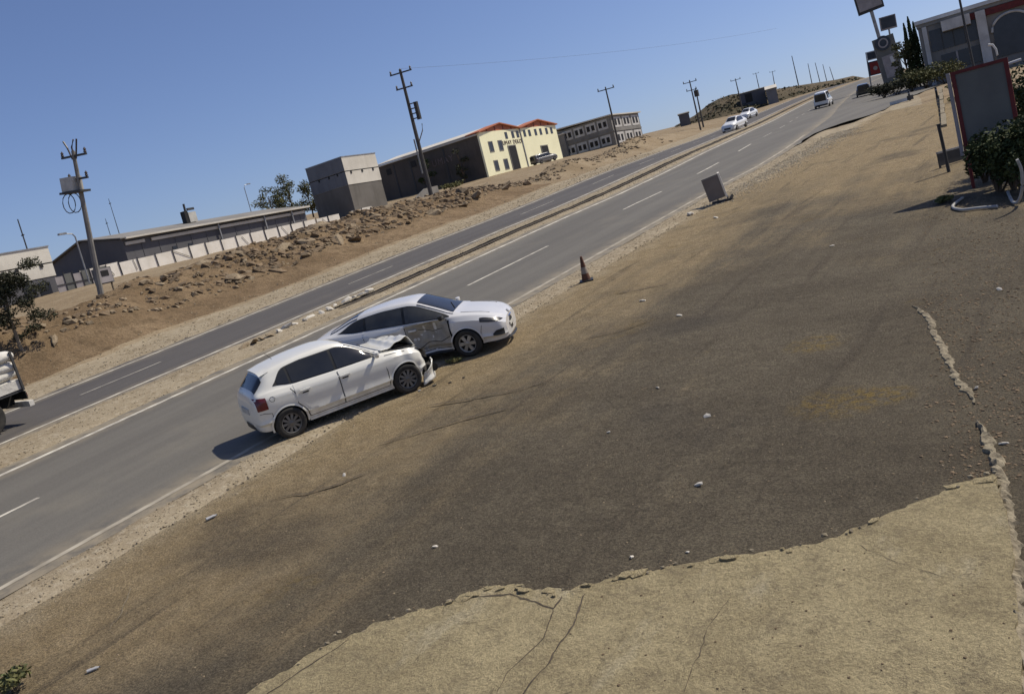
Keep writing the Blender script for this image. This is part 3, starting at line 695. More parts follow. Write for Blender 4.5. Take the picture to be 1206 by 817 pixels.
# ---- the crumpled hatchback
def polo():
    root = car_root('crashed_hatchback', 'white five-door hatchback with crumpled bonnet and hanging front bumper', -13.44, 13.10, 29.0)
    st = [(-1.82, .38, .50, .58, .66, .50, .71, .40), (-1.795, .30, .64, .71, .80, .62, .87, .50), (-1.745, .26, .71, .775, .91, .70, .985, .55), (-1.68, .245, .755, .805, .965, .735, 1.07, .57), (-1.60, .24, .775, .82, .985, .745, 1.16, .565),
          (-1.52, .235, .785, .83, .995, .75, 1.24, .56), (-1.44, .23, .79, .835, 1.0, .752, 1.315, .555), (-1.36, .225, .79, .838, 1.0, .753, 1.355, .555), (-1.1, .22, .795, .84, .985, .756, 1.40, .56), (-.6, .2, .80, .842, .965, .757, 1.45, .568),
          (-.2, .2, .80, .842, .95, .757, 1.462, .565), (.05, .2, .80, .842, .945, .757, 1.44, .56), (.22, .2, .80, .842, .94, .757, 1.39, .555), (.45, .2, .80, .842, .937, .757, 1.265, .565), (.68, .2, .80, .842, .93, .756, 1.12, .595),
          (.88, .2, .80, .842, .925, .755, 1.0, .645), (1.15, .2, .795, .84, .90, .745, .945, .63), (1.4, .21, .785, .835, .865, .73, .905, .60), (1.6, .23, .74, .80, .80, .69, .84, .56), (1.70, .28, .60, .68, .70, .58, .74, .46)]
    def dent(x, y, z):
        if x > 1.0:
            k = sm(1.0, 1.6, x); n = noise.noise(Vector((x*3.5, y*3.5, z*3.5)))
            return (x + n*.09*k - .10*k*max(0, y), y + noise.noise(Vector((x*4, y*4 + 9, z*4)))*.07*k, z + noise.noise(Vector((x*4 + 5, y*4, z*4)))*.05*k)
        return (x, y, z)
    bd = Body(st, dent); Z = lambda v: (lambda x: v)
    me = cut_arches(bd.mesh(), [M['white_paint'], M['under']], (-1.235, 1.235), .335, .30); link('body', me, root)
    roofe = lambda x: bd.section(x)[-10][1]
    for sd in (-1, 1):
        zl = lambda x: bd.fn[3](x) + .012 + .05*sm(-.9, -1.34, x)
        zu = lambda x: min(bd.fn[5](x) - .085, 1.36) - .20*sm(-1.0, -1.36, x)**1.5
        t = bd.side(-1.34, .80, zl, lambda x: max(zl(x) + .004, zu(x)), .005, sd, 40, 6).build('window_surround', M['black'], root, True)
        for (a, b, nm) in ((-.07, .66, 'front_window'), (-.98, -.13, 'rear_window'), (-1.25, -1.03, 'quarter_window')):
            bd.side(a, b, lambda x: zl(x) + .018, lambda x: max(zl(x) + .022, zu(x) - .018), .011, sd, 18, 5).build(nm, M['glass'], root, True)
        # doors stand a touch proud with a dark shut line round them
        for (a, b, back) in ((-.10, .86, 0), (-1.0, -.12, 1)):
            arch = (lambda x: max(.30, .30 + math.sqrt(max(0, .40**2 - (x + 1.235)**2)))) if back else (lambda x: .30)
            d = bd.side(a + .006, b - .006, arch, lambda x: zl(x) - .02, .007, sd, 26, 14).build('door', M['white_paint'], root, True)
            hx = a + .02 if not back else a + .10
            hb = MB(); yy = bd.ysurf(hx, .80)
            hb.box(hx - .005, hx + .19, (yy + .010)*sd if sd > 0 else -(yy + .05), (yy + .05)*sd if sd > 0 else -(yy + .010), .80, .835)
            hb.build('door_handle', M['white_paint'], d)
            hb = MB(); hb.box(hx + .03, hx + .15, min(sd*(yy + .006), sd*(yy + .018)), max(sd*(yy + .006), sd*(yy + .018)), .765, .80); hb.build('handle_recess', M['black'], d)
        sm_ = MB()
        for pts in ([(.86, .31), (.87, .6), (.80, .90)], [(-.11, .30), (-.11, .92)], [(-1.0, .62), (-.96, .75), (-1.06, .93)], [(-1.0, .62), (-.86, .42), (-.84, .30)], [(-.84, .295), (.86, .295)]):
            q = bd.rib(pts, .014, .0045, sd); sm_.add(q.v, q.f)
        sm_.build('door_seam', M['black'], root)
        bd.side(-.86, .92, Z(.205), Z(.245), .012, sd, 20, 3).build('sill', M['white_paint'], root, True)
        for x in (-1.235, 1.235): lip(bd, root, x, .335, sd, .30, M['white_paint'])
        # lamps, mirrors
        bd.side(-1.76, -1.56, Z(.70), lambda x: .92 + .02*sm(-1.56, -1.7, x), .008, sd, 8, 6).build('tail_lamp', M['red_lamp'], root, True)
        if sd < 0: bd.rib([(-1.50, .86), (-1.47, .90), (-1.42, .90), (-1.39, .86), (-1.42, .81), (-1.47, .81), (-1.50, .86)], .008, .004, sd).build('fuel_flap', M['black'], root)
        bd.rib([(-1.52, .34), (-1.52, .60), (-1.66, .64), (-1.74, .64)], .010, .004, sd).build('bumper_seam', M['black'], root)
        bd.rib([(.90, .90), (1.1, .885), (1.35, .855)], .012, .004, sd).build('bonnet_gap', M['black'], root)
        mm = MB().lathe([(0, -.075), (.05, -.06), (.075, -.01), (.07, .05), (.0, .065)], 16, Matrix.Translation((.70, sd*.93, 1.0)) @ Matrix.Diagonal((.75, 1.35, .95, 1)))
        mo = mm.build('door_mirror', M['white_paint'], root, True)
        MB().tube([(.72, sd*.74, .955), (.70, sd*.88, .975)], .025, 8).build('mirror_arm', M['black'], mo)
    # tailgate glass, spoiler, bumper, plate, aerial
    bd.top(-1.69, -1.49, lambda x: bd.fn[6](x) + .02, .008, 8, 13).build('rear_screen', M['glass'], root, True)
    MB().grid(10, 4, lambda u, v: (-1.50 + v*.2, (u*2 - 1)*.54, 1.322 + .04*v + .012 - .05*abs(u*2-1)**4)).build('spoiler', M['white_paint'], root, True)
    B(-1.84, -1.80, -.27, .27, .60, .71).build('number_plate', M['white_box'], root)
    MB().grid(13, 3, lambda u, v: (-1.835 + .20*abs(u*2-1)**3, (u*2 - 1)*.74, .30 + .09*v)).build('bumper_insert', M['black'], root, True)
    MB().tube([(-1.05, 0, 1.44), (-1.16, 0, 1.60)], .006, 6, .003).build('aerial', M['black'], root)
    bd.top(.24, .85, lambda x: bd.fn[6](x) + .0, .007, 12, 13).build('windscreen', M['glass'], root, True)
    MB().tube([(.84, .35, 1.045), (.70, .05, 1.14)], .008, 6).build('wiper', M['black'], root)
    # crushed engine bay and folded bonnet
    mb = MB()
    def bay(u, v):
        x = .93 + .72*u; y = (v*2 - 1)*.66
        return (x, y, .955 - .06*u + noise.noise(Vector((x*7, y*7, 2)))*.035)
    mb.grid(10, 14, bay).build('engine_bay', M['engine'], root, False)
    def bonnet(u, v):                     # buckled: kinked across the middle, right front corner lifted clear of the wing
        y = (v*2 - 1)*.69; x = .88 + .76*u
        lift = .15*max(0, 1 - abs(u - .80)/.55)*(1 - .55*v) + .05*max(0, 1 - abs(u - .45)/.12)*(.3 + .7*v)
        drop = .20*sm(.84, 1.0, u)*(.35 + .65*(1 - v))
        z = 1.005 - .075*u + lift - drop + abs(noise.noise(Vector((x*4.5, y*3.2, 1))))*.07*u + noise.noise(Vector((x*11, y*11, 4)))*.014*u
        return (x - .05*u*v + .03*noise.noise(Vector((y*5, 3, 1)))*u, y*(1 - .06*u) + .02*u, z)
    bo = MB().grid(26, 22, bonnet).build('bonnet', M['white_paint'], root, True, 30)
    sol = bo.modifiers.new('t', 'SOLIDIFY'); sol.thickness = .012
    bb = MB(); r5 = random.Random(5)
    for i in range(16):
        x, y, z, s = 1.52 + r5.random()*.36, r5.uniform(-.62, .58), r5.uniform(.28, .86), r5.uniform(.05, .16)
        bb.box(-s, s, -s*.8, s*.8, -s*.6, s*.6, Matrix.Translation((x, y, z)) @ Matrix.Rotation(r5.uniform(0, 3), 4, 'Z') @ Matrix.Rotation(r5.uniform(-.6, .6), 4, 'X'))
    bb.build('crushed_front', M['engine'], root)
    def bump(u, v):                       # torn bumper cover, hanging down at the right corner
        a = -.25 + 1.35*u
        x = 1.58 + .36*math.sin(a + .15) + .07*v*(1 - u); y = -.79 + .46*(1 - math.cos(a)) + .05*math.sin(v*3)
        z = .05 + .40*v*(1 - .45*(1 - u)) + .07*u
        n_ = noise.noise(Vector((x*7, y*7, v*4)))
        return (x + .03*n_, y + .03*n_, z + n_*.035)
    bp = MB().grid(16, 8, bump, flip=True).build('bumper_cover', M['white_paint'], root, True, 35)
    sol = bp.modifiers.new('t', 'SOLIDIFY'); sol.thickness = .02
    MB().lathe([(0, .02), (.07, .015), (.085, -.01)], 16, Matrix.Translation((1.90, -.66, .30)) @ Matrix.Rotation(rad(60), 4, 'Z') @ Matrix.Rotation(rad(-90), 4, 'Y') @ Matrix.Rotation(rad(180), 4, 'Y')).build('fog_lamp_hole', M['black'], bp)
    MB().grid(8, 5, lambda u, v: (1.60 + .26*u, -.72 + .20*u, .60 + .15*v - .05*u + .03*math.sin(5*u))).build('headlamp', M['clear_lamp'], root, True)
    MB().grid(6, 4, lambda u, v: (1.55 + .36*u, -.70 + .14*v, .80 + .04*math.sin(7*u) - .10*u)).build('torn_trim', M['black'], root)
    MB().tube([(1.62, .1, .50), (1.66, -.35, .52), (1.60, -.62, .62)], .03, 8).build('bumper_beam', M['engine'], root)
    for x in (-1.235, 1.235):
        for sd in (-1, 1): make_wheel(root, x, sd, .755, .30, 'alloy2', 10, rad(-4) if x > 0 else 0)
    B(-1.5, 1.4, -.62, .62, .17, .26).build('underbody', M['under'], root)
polo()

# ---- the silver-white saloon with the stove-in door
def sedan():
    root = car_root('crashed_saloon', 'pearl white saloon with stove-in front door and dark headlamps', -13.62, 16.24, 67.5)
    st = [(-2.30, .42, .5, .58, .84, .5, .90, .4), (-2.24, .33, .66, .74, 1.0, .66, 1.05, .55), (-2.1, .28, .74, .81, 1.05, .72, 1.10, .60), (-1.85, .25, .775, .84, 1.075, .75, 1.155, .615), (-1.55, .23, .785, .845, 1.07, .757, 1.265, .58), (-1.2, .22, .79, .85, 1.055, .76, 1.375, .555),
          (-.8, .21, .795, .85, 1.04, .762, 1.435, .555), (-.3, .2, .80, .85, 1.01, .762, 1.465, .562), (.1, .2, .80, .85, .99, .762, 1.455, .56), (.3, .2, .80, .85, .98, .762, 1.41, .556), (.55, .2, .80, .85, .965, .762, 1.295, .565), (.85, .2, .80, .85, .95, .761, 1.15, .60),
          (1.12, .2, .80, .85, .94, .758, 1.02, .66), (1.22, .2, .80, .85, .93, .755, .99, .67), (1.45, .2, .80, .85, .895, .75, .945, .66), (1.75, .2, .79, .84, .825, .735, .875, .64), (1.96, .19, .75, .80, .755, .69, .80, .58), (2.10, .19, .67, .73, .68, .60, .735, .48), (2.19, .22, .52, .60, .60, .48, .655, .36)]
    def dent(x, y, z):
        if y < -.3:
            a = math.exp(-((x - .42)/.46)**4)*sm(.12, .35, z)*(1 - sm(.88, .97, z))
            b = math.exp(-((x + .35)/.30)**2)*sm(.15, .4, z)*(1 - sm(.8, .95, z))*.35
            n = noise.noise(Vector((x*2.6, z*3.4, 7.0))); f = abs(noise.noise(Vector((x*3.2 + z*1.6, z*1.2, 2.0))))
            return (x, y + (a + b)*(.15 + .09*n + .10*f + .02*noise.noise(Vector((x*9, z*9, 1)))), z + a*.012*n)
        return (x, y, z)
    bd = Body(st, dent); Z = lambda v: (lambda x: v)
    me = cut_arches(bd.mesh(84), [M['silver_paint'], M['under']], (-1.30, 1.30), .345, .31); link('body', me, root)
    for sd in (-1, 1):
        zl = lambda x: bd.fn[3](x) + .014 + .03*sm(-1.1, -1.6, x)
        zu = lambda x: min(bd.fn[5](x) - .085, 1.375) - .05*sm(-1.1, -1.6, x)
        bd.side(-1.60, 1.02, zl, lambda x: max(zl(x) + .004, zu(x)), .005, sd, 44, 6).build('window_surround', M['black'], root, True)
        for (a, b, nm, mt) in ((.02, .84, 'front_window', 'glass2'), (-.90, -.04, 'rear_window', 'glass2'), (-1.46, -.95, 'quarter_window', 'glass')):
            bd.side(a, b, lambda x: zl(x) + .018, lambda x: max(zl(x) + .022, zu(x) - .018), .011, sd, 18, 5).build(nm, M[mt], root, True)
        for (a, b, back) in ((-.02, .97, 0), (-.98, -.04, 1)):
            arch = (lambda x: max(.30, .31 + math.sqrt(max(0, .41**2 - (x + 1.30)**2)))) if back else Z(.30)
            d = bd.side(a + .006, b - .006, arch, lambda x: zl(x) - .02, .007, sd, 40, 20).build('door', M['bare'] if (sd < 0 and not back) else M['silver_paint'], root, True, 25)
            if sd < 0 and not back: d['label'] = 'stove-in front door with reflected ground tone painted in'
            hx = a + .06; yy = bd.ysurf(hx, .82); hb = MB(); p = bd.pt(hx + .09, (yy + .03)*sd, .83)
            hb.box(p[0] - .09, p[0] + .09, p[1] - .02, p[1] + .02, .815, .85); hb.build('door_handle', M['silver_paint'], d)
        sm_ = MB()
        for pts in ([(.97, .31), (.98, .6), (.94, .93)], [(-.03, .30), (-.03, .98)], [(-.98, .64), (-.95, .76), (-1.0, .95)], [(-.98, .64), (-.88, .44), (-.86, .30)], [(-.86, .295), (.97, .295)]):
            q = bd.rib(pts, .014, .0045, sd); sm_.add(q.v, q.f)
        sm_.build('door_seam', M['black'], root)
        bd.side(-.9, .95, Z(.205), Z(.25), .012, sd, 20, 3).build('sill', M['black'], root, True)
        for x in (-1.30, 1.30): lip(bd, root, x, .345, sd, .31, M['silver_paint'])
        # headlamp wraps round the wing
        bd.side(1.68, 2.14, lambda x: .655 + .06*sm(2.0, 1.62, x) - .02*sm(1.9, 2.1, x), lambda x: min(bd.fn[3](x) + .0, .80 - .10*sm(1.7, 2.1, x)), .008, sd, 14, 5).build('headlamp', M['clear_lamp'], root, True)
        bd.side(1.90, 2.14, lambda x: .325 + .03*sm(2.1, 1.86, x), lambda x: .455 - .075*sm(2.0, 1.86, x), .007, sd, 10, 5).build('fog_lamp', M['black'], root, True)
        bd.rib([(1.62, .36), (1.66, .52), (1.70, .64)], .010, .004, sd).build('bumper_seam', M['black'], root)
        if sd < 0:
            bd.rib([(.99, .28), (1.0, .5), (.97, .72), (.985, .9)], .045, .006, sd).build('torn_gap', M['under'], root)
            bd.rib([(.10, .36), (.42, .50), (.70, .46), (.95, .55)], .014, .012, sd).build('crease_shade', M['under'], root); bd.rib([(.25, .82), (.55, .70), (.80, .74)], .010, .012, sd).build('crease_shade', M['under'], root)  # dark ribbons paint the shade along folds in the door
        bd.side(-2.22, -2.0, Z(.80), Z(.98), .008, sd, 6, 5).build('tail_lamp', M['red_lamp'], root, True)
        mm = MB().lathe([(0, -.075), (.05, -.06), (.075, -.01), (.07, .05), (.0, .065)], 16, Matrix.Translation((.88, sd*.95, 1.02)) @ Matrix.Diagonal((.75, 1.3, .9, 1)))
        mo = mm.build('door_mirror', M['silver_paint'] if sd > 0 else M['black'], root, True)
        MB().tube([(.90, sd*.75, .965), (.88, sd*.9, .99)], .025, 8).build('mirror_arm', M['black'], mo)
    bd.top(.32, 1.10, lambda x: bd.fn[6](x), .007, 12, 13).build('windscreen', M['glass'], root, True)
    bd.top(-1.80, -1.1, lambda x: bd.fn[6](x), .007, 12, 13).build('rear_screen', M['glass'], root, True)
    for sd in (-1, 1):
        MB().tube([(x, sd*(.60 - .10*(x - 1.05)), bd.section(x)[-4][1] + .002) for x in (1.26, 1.4, 1.55, 1.7, 1.88)], .005, 6).build('bonnet_seam', M['under'], root)
    gx = lambda y: 2.203 - .16*(abs(y)/.5)**2.4
    MB().grid(15, 5, lambda u, v: (gx((u*2-1)*.36) + .004 - .02*v, (u*2-1)*.36, .475 + .115*v)).build('grille', M['black'], root, True)
    MB().grid(15, 3, lambda u, v: (gx((u*2-1)*.38) + .010 - .02*v, (u*2-1)*.38, .592 + .018*v)).build('grille_trim', M['chrome'], root, True)
    MB().grid(15, 4, lambda u, v: (gx((u*2-1)*.45) - .004, (u*2-1)*.45, .30 + .11*v)).build('lower_grille', M['black'], root, True)
    MB().grid(19, 3, lambda u, v: (2.215 - .34*abs(u*2-1)**3.2 + .03*(1-v), (u*2-1)*.72, .17 + .05*v)).build('front_lip', M['black'], root, True)
    MB().lathe([(0, .010), (.045, .008), (.05, 0)], 18, Matrix.Translation((2.175, 0, .685)) @ Matrix.Rotation(rad(60), 4, 'Y')).build('badge', M['alloy'], root, True)
    B(2.205, 2.22, -.26, .26, .40, .47).build('number_plate', M['white_box'], root)
    MB().tube([(1.08, -.25, 1.055), (.92, .15, 1.13)], .008, 6).build('wiper', M['black'], root)
    for x in (-1.30, 1.30):
        for sd in (-1, 1): make_wheel(root, x, sd, .765, .31, 'alloy', 5 if 0 else 6, rad(-6) if x > 0 else 0)
    B(-1.9, 1.7, -.62, .62, .17, .26).build('underbody', M['under'], root)
sedan()

# ---- other traffic, smaller in view
def far_car(name, label, x, y, beta, paint, L=4.3, H=1.48, style='saloon', group=None, wd=.85):
    z = base(y) + .016; root = car_root(name, label, x, y, beta, z, group); h = L/2; k = H/1.46
    if style == 'saloon':
        st = [(-h, .42, .5, .58, .8, .5, .86*k, .4), (-h + .12, .3, .7, .78, .95, .66, 1.05*k, .56), (-h + .55, .24, .77, .84, .98, .75, 1.12*k, .6), (-.45*h, .22, .79, .85, .96, .76, 1.40*k, .55), (0, .2, .8, .85, .95, .76, 1.46*k, .56), (.14*h, .2, .8, .85, .94, .76, 1.42*k, .555), (.46*h, .2, .8, .85, .93, .76, 1.03*k, .65), (.75*h, .2, .78, .83, .86, .72, .92*k, .6), (h - .12, .2, .68, .76, .72, .6, .78*k, .5), (h, .26, .46, .54, .58, .42, .63, .3)]
        ws = (.16*h, .43*h); rs = (-.72*h, -.47*h)
    else:
        st = [(-h, .42, .55, .62, .8, .55, 1.0*k, .5), (-h + .07, .3, .74, .80, .95, .74, 1.36*k, .6), (-h + .18, .26, .79, .84, .97, .78, 1.44*k, .62), (-.3*h, .22, .8, .85, .96, .78, 1.46*k, .63), (.2*h, .2, .8, .85, .95, .77, 1.44*k, .62), (.42*h, .2, .8, .85, .94, .76, 1.20*k, .62), (.58*h, .2, .8, .85, .93, .76, 1.02*k, .65), (.8*h, .2, .78, .83, .86, .72, .92*k, .6), (h - .1, .22, .66, .74, .7, .58, .76*k, .48), (h, .28, .46, .54, .58, .42, .63, .3)]
        ws = (.24*h, .56*h); rs = (-h + .012, -h + .10)
    bd = Body(st); mb = bd.mesh(40); mb.build('body', M[paint], root, True, 35)
    for sd in (-1, 1):
        zl = lambda x: bd.fn[3](x) + .02; zu = lambda x: max(zl(x) + .01, bd.fn[5](x) - .10)
        bd.side(rs[1] if style == 'saloon' else -h + .3, ws[1] - .1, zl, zu, .012, sd, 16, 4).build('side_windows', M['glass'], root, True)
        bd.side(h - .42, h - .05, lambda x: .60, lambda x: .72, .012, sd, 5, 3).build('headlamp', M['clear_lamp'], root)
        bd.side(-h + .02, -h + .2, lambda x: .78, lambda x: .93, .012, sd, 4, 3).build('tail_lamp', M['red_lamp'], root)
    bd.top(ws[0], ws[1], lambda x: bd.fn[6](x), .012, 8, 9).build('windscreen', M['glass'], root, True)
    if style == 'saloon': bd.top(rs[0], rs[1], lambda x: bd.fn[6](x), .012, 8, 9).build('rear_screen', M['glass'], root, True)
    else: B(-h - .03, -h + .04, -.62, .62, .66*k, 1.30*k).build('rear_screen', M['glass'], root)
    B(h - .06, h + .012, -.38, .38, .34, .52).build('grille', M['black'], root)
    B(-h - .012, -h + .06, -.70, .70, .30, .46).build('rear_bumper', M['black'], root)
    for x in (-.60*h, .62*h):
        for sd in (-1, 1):
            Mx = Matrix.Rotation(-sd*math.pi/2, 4, 'X')
            o = MB().lathe([(0, .06), (.17, .065), (.19, .09), (.29, .08), (.31, .04), (.31, -.08), (0, -.09)], 20, Mx).build('wheel', M['rubber'], root, True); o.location = (x, sd*.79, .31)
            MB().lathe([(0, .10), (.12, .095), (.17, .08)], 16, Mx).build('rim', M['alloy2'], o, True)
    return root
def road_pt(px, py):
    q = W(px, py)
    for _ in range(8): q = W(px, py, base(q.y) + .016)
    return q
q = road_pt(866, 153); far_car('oncoming_car', 'nearer of two white cars approaching on the far carriageway', q.x, q.y, 184, 'van_paint', 4.3, 1.55, 'saloon', 'white cars approaching')
q = road_pt(882, 139.5); far_car('oncoming_car', 'white car following close behind another on the far carriageway', q.x, q.y, 184, 'van_paint', 4.3, 1.55, 'saloon', 'white cars approaching')
q = road_pt(971, 126); far_car('receding_van', 'small white van with dark rear window driving away uphill', q.x, q.y, -5, 'van_paint', 4.1, 1.85, 'van')
q = road_pt(1018, 113); far_car('dark_car', 'small dark car at the filling station entrance under the red sign', q.x, q.y, -12, 'dark_paint', 3.9, 1.5, 'van')
# the lorry leaving the frame on the left
def lorry():
    q = W(24, 497); root = thing('loaded_lorry', 'lorry stacked with white sacks leaving the frame at the left edge', 'lorry', (-27.6, q.y, .016), rad(-90), False)
    # local x forward (= site -y), tail at x=0, y left
    B(0, 6.2, -1.15, 1.15, .92, 1.04).build('bed', M['darksteel'], root)
    B(-.03, .03, -1.17, 1.17, .98, 1.28).build('tailgate', M['sack'], root)
    B(-.06, -.035, -1.1, 1.1, .66, .90).build('lamp_board', M['black'], root)
    for y in (-.95, .95): B(-.085, -.06, y - .13, y + .13, .72, .84).build('tail_lamp', M['red_lamp'], root)
    for y in (-.45, .45): B(-.085, -.06, y - .16, y + .16, .72, .84).build('number_plate', M['sign_white'], root)
    B(-.12, .02, -1.2, 1.2, .44, .60).build('rear_bumper', M['sack'], root)
    for (y0) in (-1.17, 1.14): B(.05, 6.2, y0, y0 + .03, 1.0, 1.28).build('side_board', M['sack'], root)
    for x in (.0, 1.5, 3.0, 4.5, 6.0):
        for y in (-1.2, 1.2): B(x, x + .06, y - .03, y + .03, .95, 2.1).build('stake', M['darksteel'], root)
    r = random.Random(2)
    sack = MB().grid(13, 9, lambda u, v: (0, 0, 0)); 
    bm = bmesh.new(); bmesh.ops.create_cube(bm, size=1); bmesh.ops.subdivide_edges(bm, edges=bm.edges, cuts=3, use_grid_fill=True)
    for v in bm.verts:
        c = v.co; k = 1 - .35*(abs(c.x*2)**3); v.co = Vector((c.x, c.y*(1 - .25*abs(c.z*2)**2), c.z*k*(1 - .2*abs(c.y*2)**3))) + Vector((0, 0, noise.noise(c*6)*.06))
    sme = bpy.data.meshes.new('sack'); bm.to_mesh(sme); bm.free(); sme.materials.append(M['sack']); sme.shade_smooth()
    for lay in range(4):
        for i in range(6):
            for j in range(3):
                if i > 1 and j == 1 and lay < 3: continue
                o = link('sack', sme, root); o.location = (.46 + i*.98 + r.uniform(-.05, .05), -.76 + j*.76 + r.uniform(-.04, .04), 1.17 + lay*.275); o.scale = (.98, .82, .36); o.rotation_euler = (r.uniform(-.12, .12), r.uniform(-.1, .1), r.uniform(-.12, .12))
    cab = B(6.4, 8.2, -1.2, 1.2, .6, 2.7); cab.build('cab', M['van_paint'], root)
    B(8.19, 8.23, -1.05, 1.05, 1.6, 2.4).build('windscreen', M['glass'], root)
    for y in (-1.21, 1.19): B(7.2, 7.9, y, y + .02, 1.6, 2.3).build('side_window', M['glass'], root)
    for x in (1.2, 2.3, 6.9):
        for sd in (-1, 1):
            Mx = Matrix.Rotation(-sd*math.pi/2, 4, 'X')
            o = MB().lathe([(0, .05), (.25, .05), (.28, .13), (.46, .13), (.5, .08), (.5, -.14), (0, -.15)], 24, Mx).build('wheel', M['rubber'], root, True); o.location = (x, sd*.98, .5)
            MB().lathe([(0, .16), (.12, .15), (.25, .10)], 16, Mx).build('rim', M['alloy2'], o, True)
    B(-.0, 8, -.45, .45, .55, .9).build('chassis', M['under'], root)
lorry()
def at(px, py, d):
    r = ray(px, py); return EYE + r*(d/math.hypot(r.x, r.y))
# ------------------------------------------------------------------ left of the road
def gz(x, y): return ground_z(x, y)
def tri_prism(poly_xz, y0, y1):          # poly in local (x, z), extruded in y
    n = len(poly_xz); mb = MB()
    mb.add([(x, y0, z) for x, z in poly_xz] + [(x, y1, z) for x, z in poly_xz], [tuple(range(n)), tuple(range(n, 2*n))[::-1]] + [(i, n + i, n + (i+1) % n, (i+1) % n) for i in range(n)])
    return mb
def yz_prism(poly_yz, x0, x1):
    n = len(poly_yz); mb = MB()
    mb.add([(x0, y, z) for y, z in poly_yz] + [(x1, y, z) for y, z in poly_yz], [tuple(range(n))[::-1], tuple(range(n, 2*n))] + [(i, (i+1) % n, n + (i+1) % n, n + i) for i in range(n)])
    return mb
def text_mesh(s, size, mat, name, parent, M4, depth=.02):
    cu = bpy.data.curves.new('t', 'FONT'); cu.body = s; cu.size = size; cu.extrude = depth; cu.space_character = 1.15
    to = bpy.data.objects.new('t', cu); COL.objects.link(to); bpy.context.view_layer.update()
    me = bpy.data.meshes.new_from_object(to.evaluated_get(bpy.context.evaluated_depsgraph_get())); bpy.data.objects.remove(to)
    me.materials.clear(); me.materials.append(mat); o = link(name, me, parent); o.matrix_local = M4; return o
def window(par, x, z, w_, h_, y=0.0, mat='dark_window', frame=None, name='window'):
    if frame:
        f = MB(); t = .12
        f.box(x - t, x + w_ + t, y - .05, y + .02, z + h_, z + h_ + t); f.box(x - t, x + w_ + t, y - .05, y + .02, z - t, z); f.box(x - t, x, y - .05, y + .02, z, z + h_); f.box(x + w_, x + w_ + t, y - .05, y + .02, z, z + h_)
        fo = f.build(name, M[frame], par); B(x, x + w_, y - .02, y + .02, z, z + h_).build('pane', M[mat], fo); return fo
    return B(x, x + w_, y - .025, y + .03, z, z + h_).build(name, M[mat], par)

def leaf_cloud(mb, c, R, n, size, r, squash=(1, 1, 1), shell=.35):
    c = Vector(c)
    for _ in range(n):
        d = Vector((r.gauss(0, 1), r.gauss(0, 1), r.gauss(0, 1))).normalized()*R*(r.random()**shell)
        p = c + Vector((d.x*squash[0], d.y*squash[1], d.z*squash[2])); s = size*r.uniform(.6, 1.4)
        a = Vector((r.gauss(0, 1), r.gauss(0, 1), r.gauss(0, .7))).normalized(); b = a.cross(Vector((r.gauss(0, 1), r.gauss(0, 1), r.gauss(0, 1)))).normalized()
        mb.add([p - a*s, p + b*s*.5, p + a*s, p - b*s*.5], [(0, 1, 2, 3)])
def tree(name, label, loc, H, R, leaf, bark, seed, trunk_h=.35, clumps=14, n=110, size=.16, lean=(0, 0), sq=1.0, group=None, low=.0):
    r = random.Random(seed); root = thing(name, label, 'tree', loc, r.uniform(0, 6), True, group)
    top = Vector((lean[0]*H, lean[1]*H, H*.8)); tb = MB()
    tb.tube([(0, 0, -.3), top*.25 + Vector((.03*H, 0, 0)), top*.55, top], H*.028, 8, H*.008)
    mb = MB()
    for i in range(clumps):
        t = trunk_h + (1 - trunk_h)*r.random(); a = r.uniform(0, 6.28); prof = math.sin(max(.12, min(1, (t - trunk_h*.7)/(1 - trunk_h*.7)))*math.pi)**.6 if sq >= 1 else 1 - .8*(t - trunk_h)
        q = R*prof*r.uniform(.35, .85); p = top*min(1, t*1.1) + Vector((math.cos(a)*q, math.sin(a)*q, (t - .8*min(1, t*1.1))*H*.9))
        leaf_cloud(mb, p, R*.36*r.uniform(.7, 1.2), n, size, r, (1, 1, .75*sq))
        tb.tube([top*min(.95, t*.8), (top*min(.95, t*.8)).lerp(p, .6) + Vector((0, 0, -.05)), p], H*.010, 5, H*.003)
    tb.build('trunk', M[bark], root, True); mb.build('crown', M[leaf], root); return root
def bush(name, label, loc, R, H, leaf, seed, n=500, size=.09, group=None):
    r = random.Random(seed); root = thing(name, label, 'bush', loc, 0, True, group); mb = MB(); sb = MB()
    for i in range(9):
        a = r.uniform(0, 6.28); q = R*r.uniform(.1, .65); p = Vector((math.cos(a)*q, math.sin(a)*q, H*r.uniform(.35, .75)))
        leaf_cloud(mb, p, R*.42, n//9, size, r, (1, 1, H/R*.6)); sb.tube([(0, 0, -.1), p*.5, p], .02*H, 5, .006*H)
    sb.build('stem', M['bark'], root); mb.build('foliage', M[leaf], root); return root

# ---- long grey warehouse behind the fence
wh = thing('grey_warehouse', 'long dark grey sheet-metal warehouse with pale gutter behind the white fence', 'warehouse', (-80, 56.6, .9), rad(90))
L_ = 25.0; eh, rh, dp = 3.15, 4.2, 12.6
B(0, L_, 0, .2, -1.5, eh - .02).build('long_wall', M['greywall'], wh)
for i in range(0, 13): B(i*2.0, i*2.0 + .07, -.04, -.002, -1.5, eh - .25).build('wall_seam', M['greywall'], wh)
yz_prism([(.2, -1.5), (dp - .2, -1.5), (dp - .2, eh - .25), (dp*.5, rh - .12), (.2, eh - .08)], 0, .2).build('gable_wall', M['greywall'], wh)
yz_prism([(.2, -1.5), (dp - .2, -1.5), (dp - .2, eh - .3), (dp*.5, rh - .12), (.2, eh - .08)], L_ - .2, L_).build('gable_wall', M['greywall'], wh)
B(0, L_, dp - .2, dp, -1.5, eh - .3).build('rear_wall', M['greywall'], wh)
yz_prism([(-.35, eh - .05), (-.35, eh + .05), (dp*.5, rh + .08), (dp*.5, rh - .04)], -.35, L_ + .35).build('roof_slope', M['greyroof'], wh)
